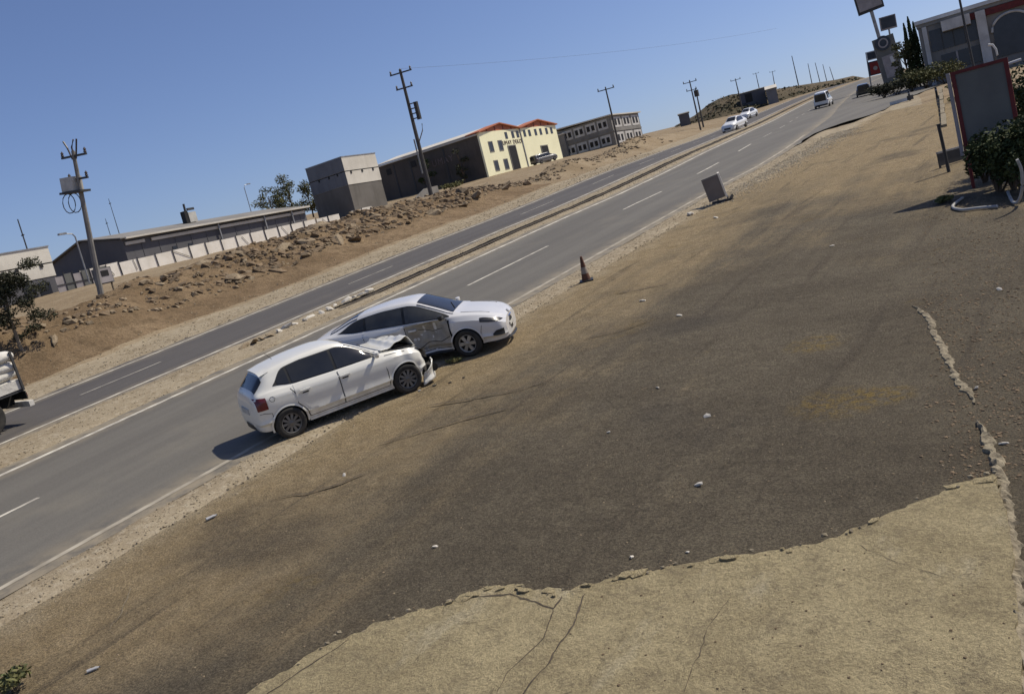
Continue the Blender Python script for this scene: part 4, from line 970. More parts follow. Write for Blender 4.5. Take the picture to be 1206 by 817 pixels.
yz_prism([(dp*.5 + .001, rh - .04), (dp*.5 + .001, rh + .08), (dp + .35, eh - .2), (dp + .35, eh - .3)], -.35, L_ + .35).build('roof_slope', M['greyroof'], wh)
B(.1, L_ + .4, -.62, -.38, eh - .16, eh + .02).build('gutter', M['shedroof'], wh)
B(3.2, L_ - .2, -.16, -.045, eh - .72, eh - .42).build('fascia_band', M['shedroof'], wh)
B(.2, 2.4, -.16, -.045, eh - .72, eh - .42).build('fascia_band', M['shedroof'], wh)
for x in (11.6, 18.2, 22.5): B(x, x + .14, -.34, -.18, -1.2, eh - .18).build('downpipe', M['steel'], wh)
for x in (5.4, 7.4): B(x, x + .55, -.05, .0, 1.0, 1.5).build('window', M['dark_window'], wh)
ru = thing('roof_unit', 'small white vent box on the grey warehouse roof', 'vent', (-84.6, 69.2, 3.7), rad(90))
B(-.5, .5, -.4, .4, 0, 1.1).build('box', M['white_box'], ru); B(-.95, -.5, -.35, .35, 0, 1.3).build('duct', M['dark'], ru); MB().tube([(-.5, 0, 1.1), (-.45, 0, 2.1)], .12, 8).build('chimney', M['darksteel'], ru); B(-.2, .7, -.1, .1, 1.35, 1.6).build('cowl', M['darksteel'], ru)

# ---- white board fence, one object per panel and post
fa, fb = Vector((-72, 46.2, 1.42)), Vector((-72, 84.2, -.82)); NF = 20
fn = thing('board_fence', 'long low whitewashed board fence with dark posts along the rubble bank', 'fence', fa, 0, False)
for i in range(NF):
    if i == 17: continue
    p, q = (fb - fa)*(i/NF), (fb - fa)*((i + 1)/NF); hh = 1.02 + .06*rnd.uniform(-1, 1)
    mb = MB(); a = p + (q - p)*.03; b = q - (q - p)*.03
    mb.add([(a.x, a.y, a.z - .5), (b.x, b.y, b.z - .5), (b.x, b.y, b.z + hh), (a.x, a.y, a.z + hh), (a.x - .05, a.y, a.z - .5), (b.x - .05, b.y, b.z - .5), (b.x - .05, b.y, b.z + hh), (a.x - .05, a.y, a.z + hh)],
           [(0, 1, 2, 3), (5, 4, 7, 6), (3, 2, 6, 7), (0, 4, 5, 1), (1, 5, 6, 2), (0, 3, 7, 4)])
    mb.build('panel', M['fence_white'], fn)
    MB().tube([(p.x + .06, p.y, p.z - .5), (p.x + .06, p.y, p.z + 1.12)], .04, 6).build('post', M['darksteel'], fn)
    if rnd.random() < .45:
        u0, u1 = rnd.random(), rnd.random(); p0, p1 = a.lerp(b, u0), a.lerp(b, u1)
        MB().tube([(p0.x + .05, p0.y, p0.z + .05), (p1.x + .05, p1.y, p1.z + rnd.uniform(.7, 1.05))], .022, 5).build('brace', M['darksteel'], fn)

# ---- pale-topped block right of the warehouse
wb = thing('pale_topped_building', 'boxy building with white cladding above a dark ground floor, beside the grey warehouse', 'building', (-80, 90.3, -.6), rad(90)); WS = Matrix.Diagonal((.86, .8, 1, 1)); wb.matrix_world = wb.matrix_world @ WS
B(0, 7.6, .05, 8.0, -1.5, 3.75).build('ground_floor', m_wall('grey brown render', (.17, .155, .135), (.13, .118, .10), .3, .5), wb)
B(-.02, 7.62, -.02, 8.0, 3.752, 5.40).build('lower_cladding', M['whitewall'], wb)
B(-.04, 7.64, -.04, 8.0, 5.52, 7.25).build('upper_cladding', M['whitewall'], wb)
B(0, 7.6, .02, 8.0, 5.402, 5.518).build('shadow_gap', M['dark'], wb)
for x in (1.1, 3.6, 6.1): B(x, x + .30, -.10, -.03, 5.12, 5.42).build('vent', M['dark'], wb)
for y in (1.5, 3.4, 5.6): B(-.10, -.03, y, y + .30, 5.12, 5.42).build('vent', M['dark'], wb)
B(-.06, -.021, .0, 7.95, 3.76, 5.39).build('side_shade_cladding', M['shadewall'], wb); B(-.08, -.041, .0, 7.95, 5.53, 7.24).build('side_shade_cladding', M['shadewall'], wb)  # grey sheets paint shade over the white cladding's unlit side
B(-.1, 7.7, -.1, 8.05, 7.252, 7.36).build('roof_edge', M['steel'], wb)
MB().tube([(7.3, .3, 7.3), (7.9, .3, 6.9), (7.95, .3, 5)], .05, 6).build('pipe', M['steel'], wb)

# ---- dark hall with the cream gable front
hl = thing('cream_gabled_hall', 'cream double-gabled hall with orange rooflines and a dark stained side wall', 'hall', (-75, 114.4, -1.05), rad(90))
FL, FD, FH = 22.8, 20.0, 6.45
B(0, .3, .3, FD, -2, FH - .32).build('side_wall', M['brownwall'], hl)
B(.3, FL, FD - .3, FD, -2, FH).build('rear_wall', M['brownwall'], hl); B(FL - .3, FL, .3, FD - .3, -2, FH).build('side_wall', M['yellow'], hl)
B(0, FL, 0, .299, -2, FH).build('front_wall', M['yellow'], hl)
half = FL*.5
for k in (0, 1):
    x0 = k*half + .005; x1 = x0 + half - .01
    tri_prism([(x0, FH + .004), (x1, FH + .004), ((x0 + x1)/2, FH + .95)], .02, .28).build('gable', M['orange'], hl)
    for j in range(1, 5):
        xx = x0 + (x1 - x0)*j/5; B(xx - .06, xx + .06, -.03, .018, FH + .02, FH + .02 + .85*(1 - abs(j - 2.5)/2.5)).build('gable_rib', M['red_paint'], hl)
    for sgn in (0, 1):
        xa, xb = (x0 - .25, (x0 + x1)/2) if sgn == 0 else ((x0 + x1)/2, x1 + .25); za, zb = (FH - .06, FH + .98) if sgn == 0 else (FH + .98, FH - .06)
        tri_prism([(xa, za), (xb, zb), (xb, zb + .16), (xa, za + .16)], -.35, 2.2).build('roof_slope', M['orange'], hl); tri_prism([(xa, za - .02), (xb, zb - .02), (xb, zb + .13), (xa, za + .13)], 2.201, FD).build('roof_sheet', M['shedroof'], hl)
B(half - .09, half + .09, -.12, -.005, -1, FH).build('downpipe', M['steel'], hl)
for x in (6.9, 8.8, 10.2, 12.3, 13.8, 15.7, 17.3, 19.2, 20.8): window(hl, x, FH - 1.35, .72, 1.0)
for x, z in ((2.0, 3.55), (4.6, 3.55), (2.2, .75), (4.9, .75)): window(hl, x, z, .95, 1.35, 0, 'dark_window', 'greyroof')
for x, h_ in ((7.0, 3.95), (16.6, 3.3)):
    d = B(x, x + 2.0, -.04, .02, -1.0, h_).build('door', M['dark'], hl)
    f = MB(); f.box(x - .14, x, -.08, .01, -1, h_ + .14); f.box(x + 2.0, x + 2.14, -.08, .01, -1, h_ + .14); f.box(x, x + 2.0, -.08, .01, h_, h_ + .14); f.build('door_frame', M['greyroof'], d)
text_mesh('UMAY DEKO', .86, M['letters'], 'lettering', hl, Matrix.Translation((5.75, -.03, 4.25)) @ Matrix.Rotation(rad(90), 4, 'X'))
text_mesh('UMAY', 1.35, M['letters_pale'], 'lettering', hl, Matrix.Translation((-.03, 9.3, 3.7)) @ Matrix.Rotation(rad(-90), 4, 'Z') @ Matrix.Rotation(rad(90), 4, 'X'))
B(-.30, .30, .31, FD, FH - .318, FH - .12).build('parapet', M['shedroof'], hl)
for y in (6.6, 13.2, 16.4): B(-.06, -.002, y, y + .25, -2, FH - .6).build('pilaster', M['darksteel'], hl)
for y in (12.2, 17.2): B(-.06, -.002, y, y + .9, FH - 1.9, FH - 1.0).build('side_window', M['dark'], hl)
for i, (px, py) in enumerate(((476, 187), (486, 182))):
    p = onY(px, py, 116); an = thing('roof_aerial', ['bent aerial on the dark hall roof, left one', 'bent aerial on the dark hall roof, right one'][i], 'aerial', (p.x, 116.5, p.z - 1.2), 0)
    MB().tube([(0, 0, 0), (0, 0, 1.1), (.5, 0, 1.35), (1.6, 0, 1.6)], .035, 5).build('rod', M['steel'], an); MB().tube([(.9, -.4, 1.45), (.9, .4, 1.45)], .02, 5).build('element', M['steel'], an)

# ---- grey unfinished two-storey block
cb = thing('unfinished_building', 'bare grey two-storey concrete block with white plaster patches and a pale roof', 'building', (-72, 151.8, -3.0), rad(90))
CW, CD, CH = 11.8, 13.0, 5.6
B(0, CW, 0, CD, -2, CH).build('wall', M['bareconc'], cb)
yz_prism([(-.4, CH + .02), (-.4, CH + .22), (CD + .4, CH + .62), (CD + .4, CH + .42)], -.5, CW + .5).build('roof', M['shedroof'], cb)
for fl in (0, 1):
    for j in range(3):
        x = .7 + j*3.8
        B(x, x + 3.1, -.04, -.001, .75 + fl*2.75, 2.65 + fl*2.7).build('plaster_patch', M['plaster'], cb)
        for q in (0, 1): window(cb, x + .45 + q*1.35, 1.15 + fl*2.75, .8, 1.1, -.04, 'dark')
    for j in range(5):
        y = .8 + j*2.4
        if j < 4: B(-.04, -.001, y, y + 2.0, .85 + fl*2.75, 2.6 + fl*2.7).build('plaster_patch', M['plaster'], cb)
        for q in (0, 1):
            if j < 4: B(-.075, -.042, y + .25 + q*.95, y + .85 + q*.95, 1.25 + fl*2.75, 2.15 + fl*2.75).build('window', M['dark'], cb)
B(-.1, -.042, 0, CD, 2.85, 3.1).build('floor_band', M['bareconc'], cb); B(0, CW, -.1, -.042, 2.85, 3.1).build('floor_band', M['bareconc'], cb)
an = thing('grey_annexe', 'low plain grey annexe between the cream hall and the unfinished block', 'building', (-81.5, 151.2, -2.9), rad(90))
B(0, 6, -.1, 6, -2, 4.4).build('wall', M['bareconc'], an); B(-.2, 6.2, -.3, 6.2, 4.402, 4.6).build('roof', M['shedroof'], an); B(-.05, -.001, 1, 4.2, -1, 2.2).build('shutter', M['plaster'], an); B(1, 1.8, -.16, -.101, 3.0, 3.6).build('window', M['dark'], an)

# ---- block at the far left edge, sheet fence
lb = thing('left_block', 'pale-clad block with dark ground floor at the left edge behind the tree', 'building', (-73, 38.4, 1.2), rad(90))
B(0, 6.3, .05, 7, -1, 1.9).build('ground_floor', M['greywall'], lb); B(-.02, 6.32, 0, 7, 1.902, 2.95).build('lower_cladding', M['whitewall'], lb)
B(-.04, 6.34, -.04, 7, 3.05, 4.3).build('upper_cladding', M['whitewall'], lb); B(0, 6.3, .03, 7, 2.952, 3.048).build('shadow_gap', M['dark'], lb)
for x in (1.2, 3.1, 5.2): B(x, x + .25, -.08, -.03, 2.72, 2.98).build('vent', M['dark'], lb)
for x in (3.3, 4.6): B(x, x + 1.0, .0, .048, .3, 1.5).build('window', M['dark_window'], lb)
B(-.1, 6.4, -.1, 7.05, 4.302, 4.4).build('roof_edge', M['steel'], lb)
sf = thing('sheet_fence', 'pale corrugated sheet fence joining the left block to the grey warehouse', 'fence', (-69.5, 42.4, 1.3), rad(84))
for i in range(6):
    B(i*.72, i*.72 + .70, 0, .05, -.8, 1.25 + .12*(i % 2)).build('sheet', M['panel_face'] if i % 2 else M['sign_grey'], sf)
    MB().tube([(i*.72 + .71, -.04, -.8), (i*.72 + .71, -.04, 1.5)], .03, 6).build('post', M['darksteel'], sf)
B(0, 4.3, -.06, -.01, .55, .62).build('rail', M['darksteel'], sf)

# ---- boundary wall and little things near pole two
gw = thing('boundary_wall', 'short weathered concrete boundary wall with a stepped top by the second pole', 'wall', (-68, 87.6, -1.2), rad(90))
tri_prism([(0, -1), (4.6, -1), (4.6, 2.0), (2.0, 1.9), (0, 1.1)], 0, .2).build('panel', M['bareconc'], gw); B(-6, -.01, .02, .18, -1, .75).build('panel', M['greyroof'], gw)
q = onX(533, 220, -72); bush('dry_bush', 'brown dry bush at the foot of the dark stained wall', (q.x, q.y, gz(q.x, q.y) - .1), 2.1, 1.2, 'leaf_dry', 3, 500, .14)
for i, (px, py) in enumerate(((503, 212), (545, 205))):
    q = onY(px, py, 112.6); tree('wall_creeper', ['dark creeper tree against the stained wall behind the second pole', 'sparse creeper tree on the stained wall beside the cream front'][i], (q.x, 112.6, gz(q.x, 112.6)), 5.0, 1.5, 'leaf_grey' if i else 'leaf', 'bark', 30 + i, .15, 10, 60, .16)
for i, (px, py, s) in enumerate(((322, 232, 1.1), (345, 226, 1.3), (366, 222, 1.0))):
    q = onX(px, py + 22, -92); tree('yard_tree', ['left of three green trees behind the warehouse end', 'tallest of three green trees behind the warehouse end', 'right one of three green trees, touching the pale-topped block'][i], (q.x, q.y, .3), 4.6*s, 2.1*s, 'leaf_dry', 'bark', 50 + i, .2, 18, 110, .13, group='trees behind the warehouse')

# ---- poles
def pole(label, bpx, X, tpx, kind='h', mat='poled', rb=.16, arms=1, zb=None):
    b = onX(*bpx, X); t = Vector(b); r_ = ray(*tpx); k = math.hypot(b.x, b.y)/math.hypot(r_.x, r_.y); t = EYE + r_*k
    H = (t - b).length; root = thing('utility_pole', label, 'pole', b, 0, False, 'utility poles beside the road')
    root.matrix_world = Matrix.Translation(b) @ Vector((0, 0, 1)).rotation_difference((t - b).normalized()).to_matrix().to_4x4()
    MB().tube([(0, 0, -1.5), (0, 0, H*.5), (0, 0, H)], rb, 8, rb*.55).build('shaft', M[mat], root, True)
    for i in range(arms):
        z = H - .25 - i*1.15; wv = 1.05 - .25*i
        ar = B(-wv, wv, -.05, .05, z - .05, z + .05).build('crossarm', M['darksteel'], root)
        for x in ((-wv + .08, 0, wv - .08) if i == 0 else (-wv + .08, wv - .08)):
            if i == 0 and x == 0 and kind == 'v': continue
            MB().lathe([(.03, 0), (.09, .05), (.05, .12), (.08, .18), (.0, .30)], 8, Matrix.Translation((x, 0, z + .05))).build('insulator', M['insul'], ar)
    return root, H
r1, H1 = pole('pale leaning pole carrying a transformer box and wire coil above the left bank', (121, 357), -44.5, (86, 178), 'h', 'polec', .17, 2)
B(-1.15, -.15, -.30, .30, H1 - 1.95, H1 - 1.25).build('transformer_box', M['white_box'], r1)
B(-1.35, .35, -.34, .34, H1 - 2.07, H1 - 1.96).build('platform', M['darksteel'], r1)
for s in (0, 1):
    MB().tube([(-1.2 + .35*s + .55*math.cos(a*.5), .1*s, H1 - 2.55 + .5*math.sin(a*.5)) for a in range(14)], .025, 5).build('wire_coil', M['black'], r1)
MB().tube([(-.2, 0, H1 - 2.1), (.0, .1, H1 - 3.4)], .03, 5).build('strut', M['darksteel'], r1)
for (x, dx) in ((-.42, -.25), (.35, .12), (-.05, .25)): MB().tube([(x*.4, 0, H1 - .4), (x, 0, H1 + .2), (x + dx, 0, H1 + .55)], .045, 6).build('insulator_horn', M['insul'], r1)
r2, H2 = pole('tall dark pole with fuse racks standing before the stained hall', (511, 242), -45, (471, 82), 'h', 'poled', .19, 2)
for i in range(4): B(.05, .75, -.05, .05, H2 - 2.7 - i*.38, H2 - 2.62 - i*.38).build('fuse_rack', M['darksteel'], r2)
B(.55, .82, -.12, .12, H2 - 3.95, H2 - 2.6).build('fuse_box', M['darksteel'], r2)
MB().tube([(.1, 0, H2 - 5.6), (.7, 0, H2 - 4.8), (.8, 0, H2 - 4.3)], .04, 6).build('strut', M['steel'], r2)
MB().tube([(-.32, 0, H2 - 8), (-.32, 0, H2 - 5.3)], .06, 6).build('conduit', M['steel'], r2)
pole('pole with one crossarm in front of the unfinished grey block', (731, 180), -47, (713, 103), 'h', 'poled', .14)
pole('taller of two close poles left of the far hillside', (825, 152), -50, (812, 95), 'h', 'poled', .15, 2)
r5, H5 = pole('shorter thick-topped pole touching its taller neighbour before the hillside', (827, 142), -53, (819, 104), 'v', 'poled', .15, 0)
B(-.3, .3, -.25, .25, H5 - 1.3, H5 - .3).build('transformer', M['darksteel'], r5)
pole('pole standing right behind the two approaching white cars', (874, 127), -62, (866, 93), 'h', 'poled', .16)
FARP = [((894.5, 106), (890, 86), -100, 'first small pole on the hill crest, left of its twin'), ((912.6, 102), (909.5, 84), -100, 'second small pole on the hill crest, above the pale shed'), ((941, 103), (932.5, 66), -72, 'tallest pole on the hilltop, standing alone against the sky'),
        ((957, 102), (951.5, 75), -86, 'leftmost of four thin poles in a row at the road crest'), ((966.5, 100), (960, 74), -86, 'second from the left of four thin poles at the road crest'), ((974.5, 99), (969, 76), -88, 'third from the left of four thin poles at the road crest'), ((983, 98), (977, 79), -88, 'rightmost of four thin poles at the road crest')]
for i, (b_, t_, X, lab) in enumerate(FARP): pole(lab, b_, X, t_, 'v', 'poled', .17, 1 if i < 2 else 0)
ep = thing('utility_pole', 'pole with stacked insulators half out of the frame at the left', 'pole', onX(2, 345, -48), 0, True, 'utility poles beside the road')
MB().tube([(0, 0, -1), (0, 0, 6.2)], .13, 8, .09).build('shaft', M['poled'], ep, True)
for z in (4.2, 4.9, 5.6): B(-.1, .65, -.04, .04, z, z + .07).build('crossarm', M['darksteel'], ep); MB().lathe([(.03, 0), (.08, .05), (0, .25)], 8, Matrix.Translation((.6, 0, z + .07))).build('insulator', M['insul'], ep)
# wires from pole two to pole three
def wire(label, a, b, sag):
    a, b = Vector(a), Vector(b); pts = [a.lerp(b, i/16) - Vector((0, 0, sag*4*(i/16)*(1 - i/16))) for i in range(17)]
    return tag(MB().tube(pts, .007, 4).build('overhead_wire', M['darksteel']), label, 'wire', 'overhead wires')
p2 = r2.matrix_world @ Vector((0, 0, H2 + .05))
wire('thin overhead wire running from the tall dark pole up to the right', p2, p2 + Vector((8, 75, -2.5)), .6)

def lamp(label, bpx, X, tpx, armdir=1):
    b = onX(*bpx, X); H = HT(b, *tpx); o = thing('street_lamp', label, 'lamp', b, rad(90))
    MB().tube([(0, 0, -.5), (0, 0, H*.9), (.15*armdir, 0, H*.97), (.7*armdir, 0, H)], .055, 6, .035).build('post', M['steel'], o)
    B(min(.6*armdir, 1.15*armdir), max(.6*armdir, 1.15*armdir), -.12, .12, H - .05, H + .07).build('lamp_head', M['steel'], o)
lamp('slim lamp with curved arm just left of the transformer pole', (103, 325), -60, (92, 272), -1)
lamp('small lamp whose curved head rises over the warehouse roof', (296, 250), -96, (292, 216), 1)
for i, (b_, t_) in enumerate((((142, 280), (135, 232)), ((131, 280), (129.5, 256)))):
    b = onX(*b_, -98); o = thing('radio_mast', ['taller thin mast behind the warehouse roof', 'shorter thin mast behind the warehouse roof'][i], 'mast', b, 0)
    MB().tube([(0, 0, -4), (0, 0, HT(b, *t_))], .07, 5, .03).build('mast_tube', M['darksteel'], o); B(-.15, .15, -.05, .05, HT(b, *t_) - .6, HT(b, *t_) - .52).build('rung', M['darksteel'], o)
b = onX(31, 290, -84); o = thing('radio_mast', 'short dark mast above the left block', 'mast', b, 0); MB().tube([(0, 0, -4), (0, 0, HT(b, 25, 257))], .09, 6, .06).build('mast_tube', M['darksteel'], o); B(-.2, .2, -.05, .05, 1.0, 1.1).build('rung', M['darksteel'], o)

# meter cabinet on legs, by the first pole
q = onX(129, 350, -45.5); mc = thing('meter_cabinet', 'grey meter cabinet on thin legs right of the transformer pole', 'cabinet', (q.x, q.y, q.z), rad(90))
B(-.45, .45, -.2, .2, .75, 1.6).build('box', M['panel_face'], mc); B(-.40, .40, -.23, -.201, .80, 1.55).build('door', M['sign_grey'], mc); B(-.22, .22, -.25, -.231, 1.15, 1.45).build('meter_window', M['dark'], mc)
for x in (-.40, .36): B(x, x + .05, -.05, .05, -.6, .748).build('leg', M['barkpale'], mc)

# tree by the lorry, slanted stake
q = hit(25, 412); dq = math.hypot(q.x, q.y); tb = thing('roadside_tree', 'dark dusty tree with a pale slanting trunk at the left edge', 'tree', q, 0, False)
tp = [at(*p, dq) - q for p in ((18, 392), (11, 374), (7, 350))]
MB().tube([(0, 0, -.3)] + tp, .085, 8, .04).build('trunk', M['barkpale'], tb, True)
r_ = random.Random(12); mb = MB(); v1 = (at(30, 360, dq) - at(0, 368, dq)).normalized()
for i in range(46):
    t = r_.random(); c_ = at(3, 318, dq).lerp(at(12, 385, dq), t) - q; p = c_ + v1*r_.gauss(0, .35 + .35*t) + Vector((r_.gauss(0, .3), r_.gauss(0, .3), 0)); leaf_cloud(mb, p, .36, 220, .048, r_, (1, 1, .7))
mb.build('crown', M['leaf_grey'], tb)
a, b = hit(26, 400) + Vector((0, 0, .05)), hit(60, 369) + Vector((0, 0, .08)); tag(MB().tube([a, b], .05, 6).build('fallen_stake', M['bark']), 'thin dark stake lying on the bank beside the slanting tree', 'stake')
for i, (px, py, s, lab) in enumerate(((27, 408, .35, 'small dark bush at the slanting tree foot'), (52, 420, .5, 'dark weed clump on the verge right of the lorry'))):
    q = onX(px, py, -37.5); bush('verge_weeds', lab, (q.x, q.y, gz(q.x, q.y)), s, s*.9, 'leaf_grey', 70 + i, 260, .05)
q = onX(70, 415, -36.5); bl = put_rock(ROCKS[1], 'pale_block', q.x, q.y, gz(q.x, q.y) + .12, .7, None); bl.scale = (1.1, .3, .35); tag(bl, 'pale oblong stone block on the verge below the bank', 'stone')
for i, (px, py, s) in enumerate(((93, 347, .5), (99, 350, .6), (106, 352, .45), (125, 358, .4))):
    q = onX(px, py, -43.5); put_rock(ROCKS[i], 'rock', q.x, q.y, gz(q.x, q.y) + .1, s*1.5, bankroot)

# parked car by the hall
q = onX(642, 192, -69); root = far_car('parked_car', 'grey car parked in front of the cream hall', q.x, q.y, 20, 'grey_paint', 4.2, 1.5, 'van'); root.location.z = gz(q.x, q.y)
# far hill with low sheds
D = 255.; ridge_px = [(795, 150), (818, 138), (835, 124), (848, 117), (862, 112), (880, 110), (900, 108), (930, 103), (960, 99), (985, 96), (1005, 92), (1020, 95)]
mb = MB(); rr = [at(*p, D) for p in ridge_px]
for p in rr:
    dirn = Vector((p.x, p.y, 0)).normalized()
    for (t, z) in ((-62, -6.5), (-34, -3.6), (-14, -1.1), (0, 0), (18, -.3), (60, -9)):
        q = p + dirn*t; mb.v.append((q.x, q.y, p.z + z + nz(q.x*.05, q.y*.05, 5)*.5))
for i in range(len(rr) - 1):
    for j in range(5): a = i*6 + j; mb.f.append((a, a + 1, a + 7, a + 6)); mb.m.append(0)
struct(mb.build('hill', M['hill'], smooth=True))
r_ = random.Random(77); sb_m = MB()
for _ in range(420):
    i = r_.randrange(len(rr) - 1); p = rr[i].lerp(rr[i+1], r_.random()); dn = Vector((p.x, p.y, 0)).normalized(); t = -50*r_.random(); zz = p.z + (t*.085 if t > -14 else -1.1 + (t + 14)*.115)
    leaf_cloud(sb_m, p + dn*t + Vector((0, 0, zz - p.z + .1)), r_.uniform(.3, 1.1), 10, .30, r_, (1.6, 1.6, .5))
tag(sb_m.build('scrub', M['leaf_grey']), 'dark dry scrub dotted over the far hillside', 'scrub', kind='stuff')
def shed(name, label, pa, pb, d, h_, dep, wall, roof, curved=False):
    a, b = at(*pa, d), at(*pb, d); v = b - a; o = thing(name, label, 'shed', a, math.atan2(v.y, v.x)); Lx = v.xy.length
    B(0, Lx, 0, dep, -3, h_).build('wall', M[wall], o)
    yz_prism([(-.3, h_ + .01), (dep/2, h_ + (.9 if curved else .35)), (dep + .3, h_ + .01)], -.2, Lx + .2).build('roof', M[roof], o)
    for i in range(int(Lx/5)): B(1 + i*5, 2.6 + i*5, -.05, -.001, .2, min(h_ - .4, 2.4)).build('door', M['dark'], o)
shed('hill_shed', 'long purplish shed against the far hillside', (874, 124), (903, 116.5), 232, 2.6, 7, 'greywall', 'greyroof')
shed('hill_shed', 'pale-roofed shed at the right end of the hillside sheds', (904, 116.5), (916, 113.5), 226, 2.0, 6, 'shadewall', 'shedroof', True)
shed('field_hut', 'small dark hut on the skyline left of the paired poles', (801, 145), (813, 142), 230, 1.9, 4, 'greywall', 'greyroof')
# ------------------------------------------------------------------ right of the road
def gp(px, py):
    q = W(px, py)
    for _ in range(10): q = W(px, py, base(q.y))
    return q
def facing(a, b): v = Vector(b) - Vector(a); return math.atan2(v.y, v.x)
# ---- framed panel among the bushes
pl = at(1147, 222, 27.2); pr = at(1210, 206, 27.2); pz = W(1147, 222)
pn = thing('framed_board', 'dull grey board in a red frame standing among bushes at right', 'board', (pz.x, pz.y, 0), facing(pz.xy.to_3d(), Vector((pr.x, pr.y, 0))), True)
PW = 1.22
for x in (0, PW): MB().tube([(x, 0, -.2), (x, 0, 3.02)], .045, 8).build('post', M['red_paint'], pn)
B(.05, PW - .05, -.02, .03, 1.24, 2.97).build('panel', M['panel_face'], pn)
for (x0, x1, z0, z1) in ((-.05, PW + .05, 2.97, 3.05), (-.05, PW + .05, 1.17, 1.24), (-.05, .05, 1.242, 2.968), (PW - .05, PW + .05, 1.242, 2.968)): B(x0, x1, -.05, .06, z0, z1).build('frame_bar', M['red_paint'], pn)
B(-.16, -.075, -.04, .10, .9, 3.05).build('edge_strip', M['sign_grey'], pn)
wp = thing('white_pipe', 'short white pipe end beside the top of the framed board', 'pipe', at(1186, 76, 27.9), 0); MB().tube([(0, 0, 0), (.32, .1, .03)], .035, 8).build('pipe_body', M['sign_white'], wp); MB().tube([(.0, .0, -2.9), (.0, .0, 0)], .03, 6).build('upright', M['darksteel'], wp)
# ---- bushes round it
BB = [(1172, 196, 26.0, .95, 1.75, 'dense dark bush directly in front of the framed board'), (1202, 190, 25.3, 1.0, 2.1, 'dark bush cut by the right frame edge, before the framed board'), (1204, 120, 29.5, 1.3, 3.0, 'tall bush behind the right side of the framed board'),
      (1160, 215, 27.9, .6, 1.25, 'low dark bush hugging the left post of the framed board'), (1188, 178, 25.9, .75, 1.75, 'dark bush overlapping the lower right corner of the framed board')]
for i, (px, py, d, R_, H_, lab) in enumerate(BB):
    q = at(px, py, d); bush('bush', lab, (q.x, q.y, base(q.y) - .02), R_, H_, 'leaf', 90 + i, 2600, .06, 'bushes round the framed board')
tree('shade_tree', 'leafy tree added at the right edge to shade the framed board and bushes', (.9, 31.6, 0), 6.2, 2.5, 'leaf_dry', 'bark', 99, .3, 34, 170, .09)  # added for its shade; its crown doubles as foliage at the edge
# ---- post, low barrier, hoses
q = W(1118, 203); po = thing('steel_post', 'dark bent steel post before the low metal barrier', 'post', q, 0); Hq = HT(q, 1109, 147)
MB().tube([(0, 0, -.2), (-.03, 0, Hq*.6), (-.05, 0, Hq)], .05, 8).build('shaft', M['darksteel'], po); MB().lathe([(.0, 0), (.07, 0), (.07, .03), (0, .04)], 10, Matrix.Translation((-.05, 0, Hq))).build('cap', M['black'], po)
a, b = W(1107, 199), W(1139, 188); br = thing('metal_barrier', 'low dark sheet barrier between the post and the framed board', 'barrier', a, facing(a, b), True)
Lb = (b - a).length; B(0, Lb, -.02, .02, .08, .46).build('sheet', M['darksteel'], br); B(0, Lb, -.04, .04, .462, .52).build('top_rail', M['steel'], br)
for x in (.05, Lb - .1): B(x, x + .05, .021, .07, -.1, .44).build('leg', M['darksteel'], br)
def hose(label, pix, r_=.035):
    pts = [W(px, py, z) for px, py, z in pix]; sp = []
    for i in range(len(pts) - 1):
        p0, p1, p2, p3 = pts[max(i-1, 0)], pts[i], pts[i+1], pts[min(i+2, len(pts)-1)]
        for k in range(6):
            t = k/6; sp.append(.5*((2*p1) + (p2 - p0)*t + (2*p0 - 5*p1 + 4*p2 - p3)*t*t + (-p0 + 3*p1 - 3*p2 + p3)*t**3))
    tag(MB().tube(sp + [pts[-1]], r_, 7).build('hose', M['hose'], None, True), label, 'hose')
hose('pale hose lying in a bend at the foot of the framed board', [(1134, 233, .05), (1122, 243, .05), (1132, 247, .05), (1152, 245, .05), (1175, 243, .05)])
hose('pale hose rising in an arc at the right frame edge', [(1187, 226, .04), (1193, 238, .06), (1200, 236, .12), (1204, 220, .45), (1203, 200, .85), (1198, 188, 1.1)])
# ---- weeds and pale earth at the edge there
for i, (px, py, s, lab) in enumerate(((1112, 240, .28, 'low green weeds left of the pale hose'), (1125, 120, .5, 'weeds along the dirt edge left of the framed board'), (1122, 105, .55, 'taller weeds behind the board, near the dark low wall'))):
    q = gp(px, py); bush('weed_clump', lab, (q.x, q.y, q.z), s, s*.7, 'weed', 110 + i, 420, .05)
q1 = gp(1112, 150); q2 = gp(1109, 112); mbk = thing('dirt_kerb', 'pale crumbling kerb running up past the framed board', 'kerb', q1, facing(q1, q2), False)
for i in range(9):
    L2 = (q2 - q1).length/9; B(i*L2, i*L2 + L2*.93, -.10 + rnd.uniform(-.03, .03), .10, -.1, .12 + rnd.uniform(-.02, .02)).build('kerb_stone', M['crumb'], mbk)
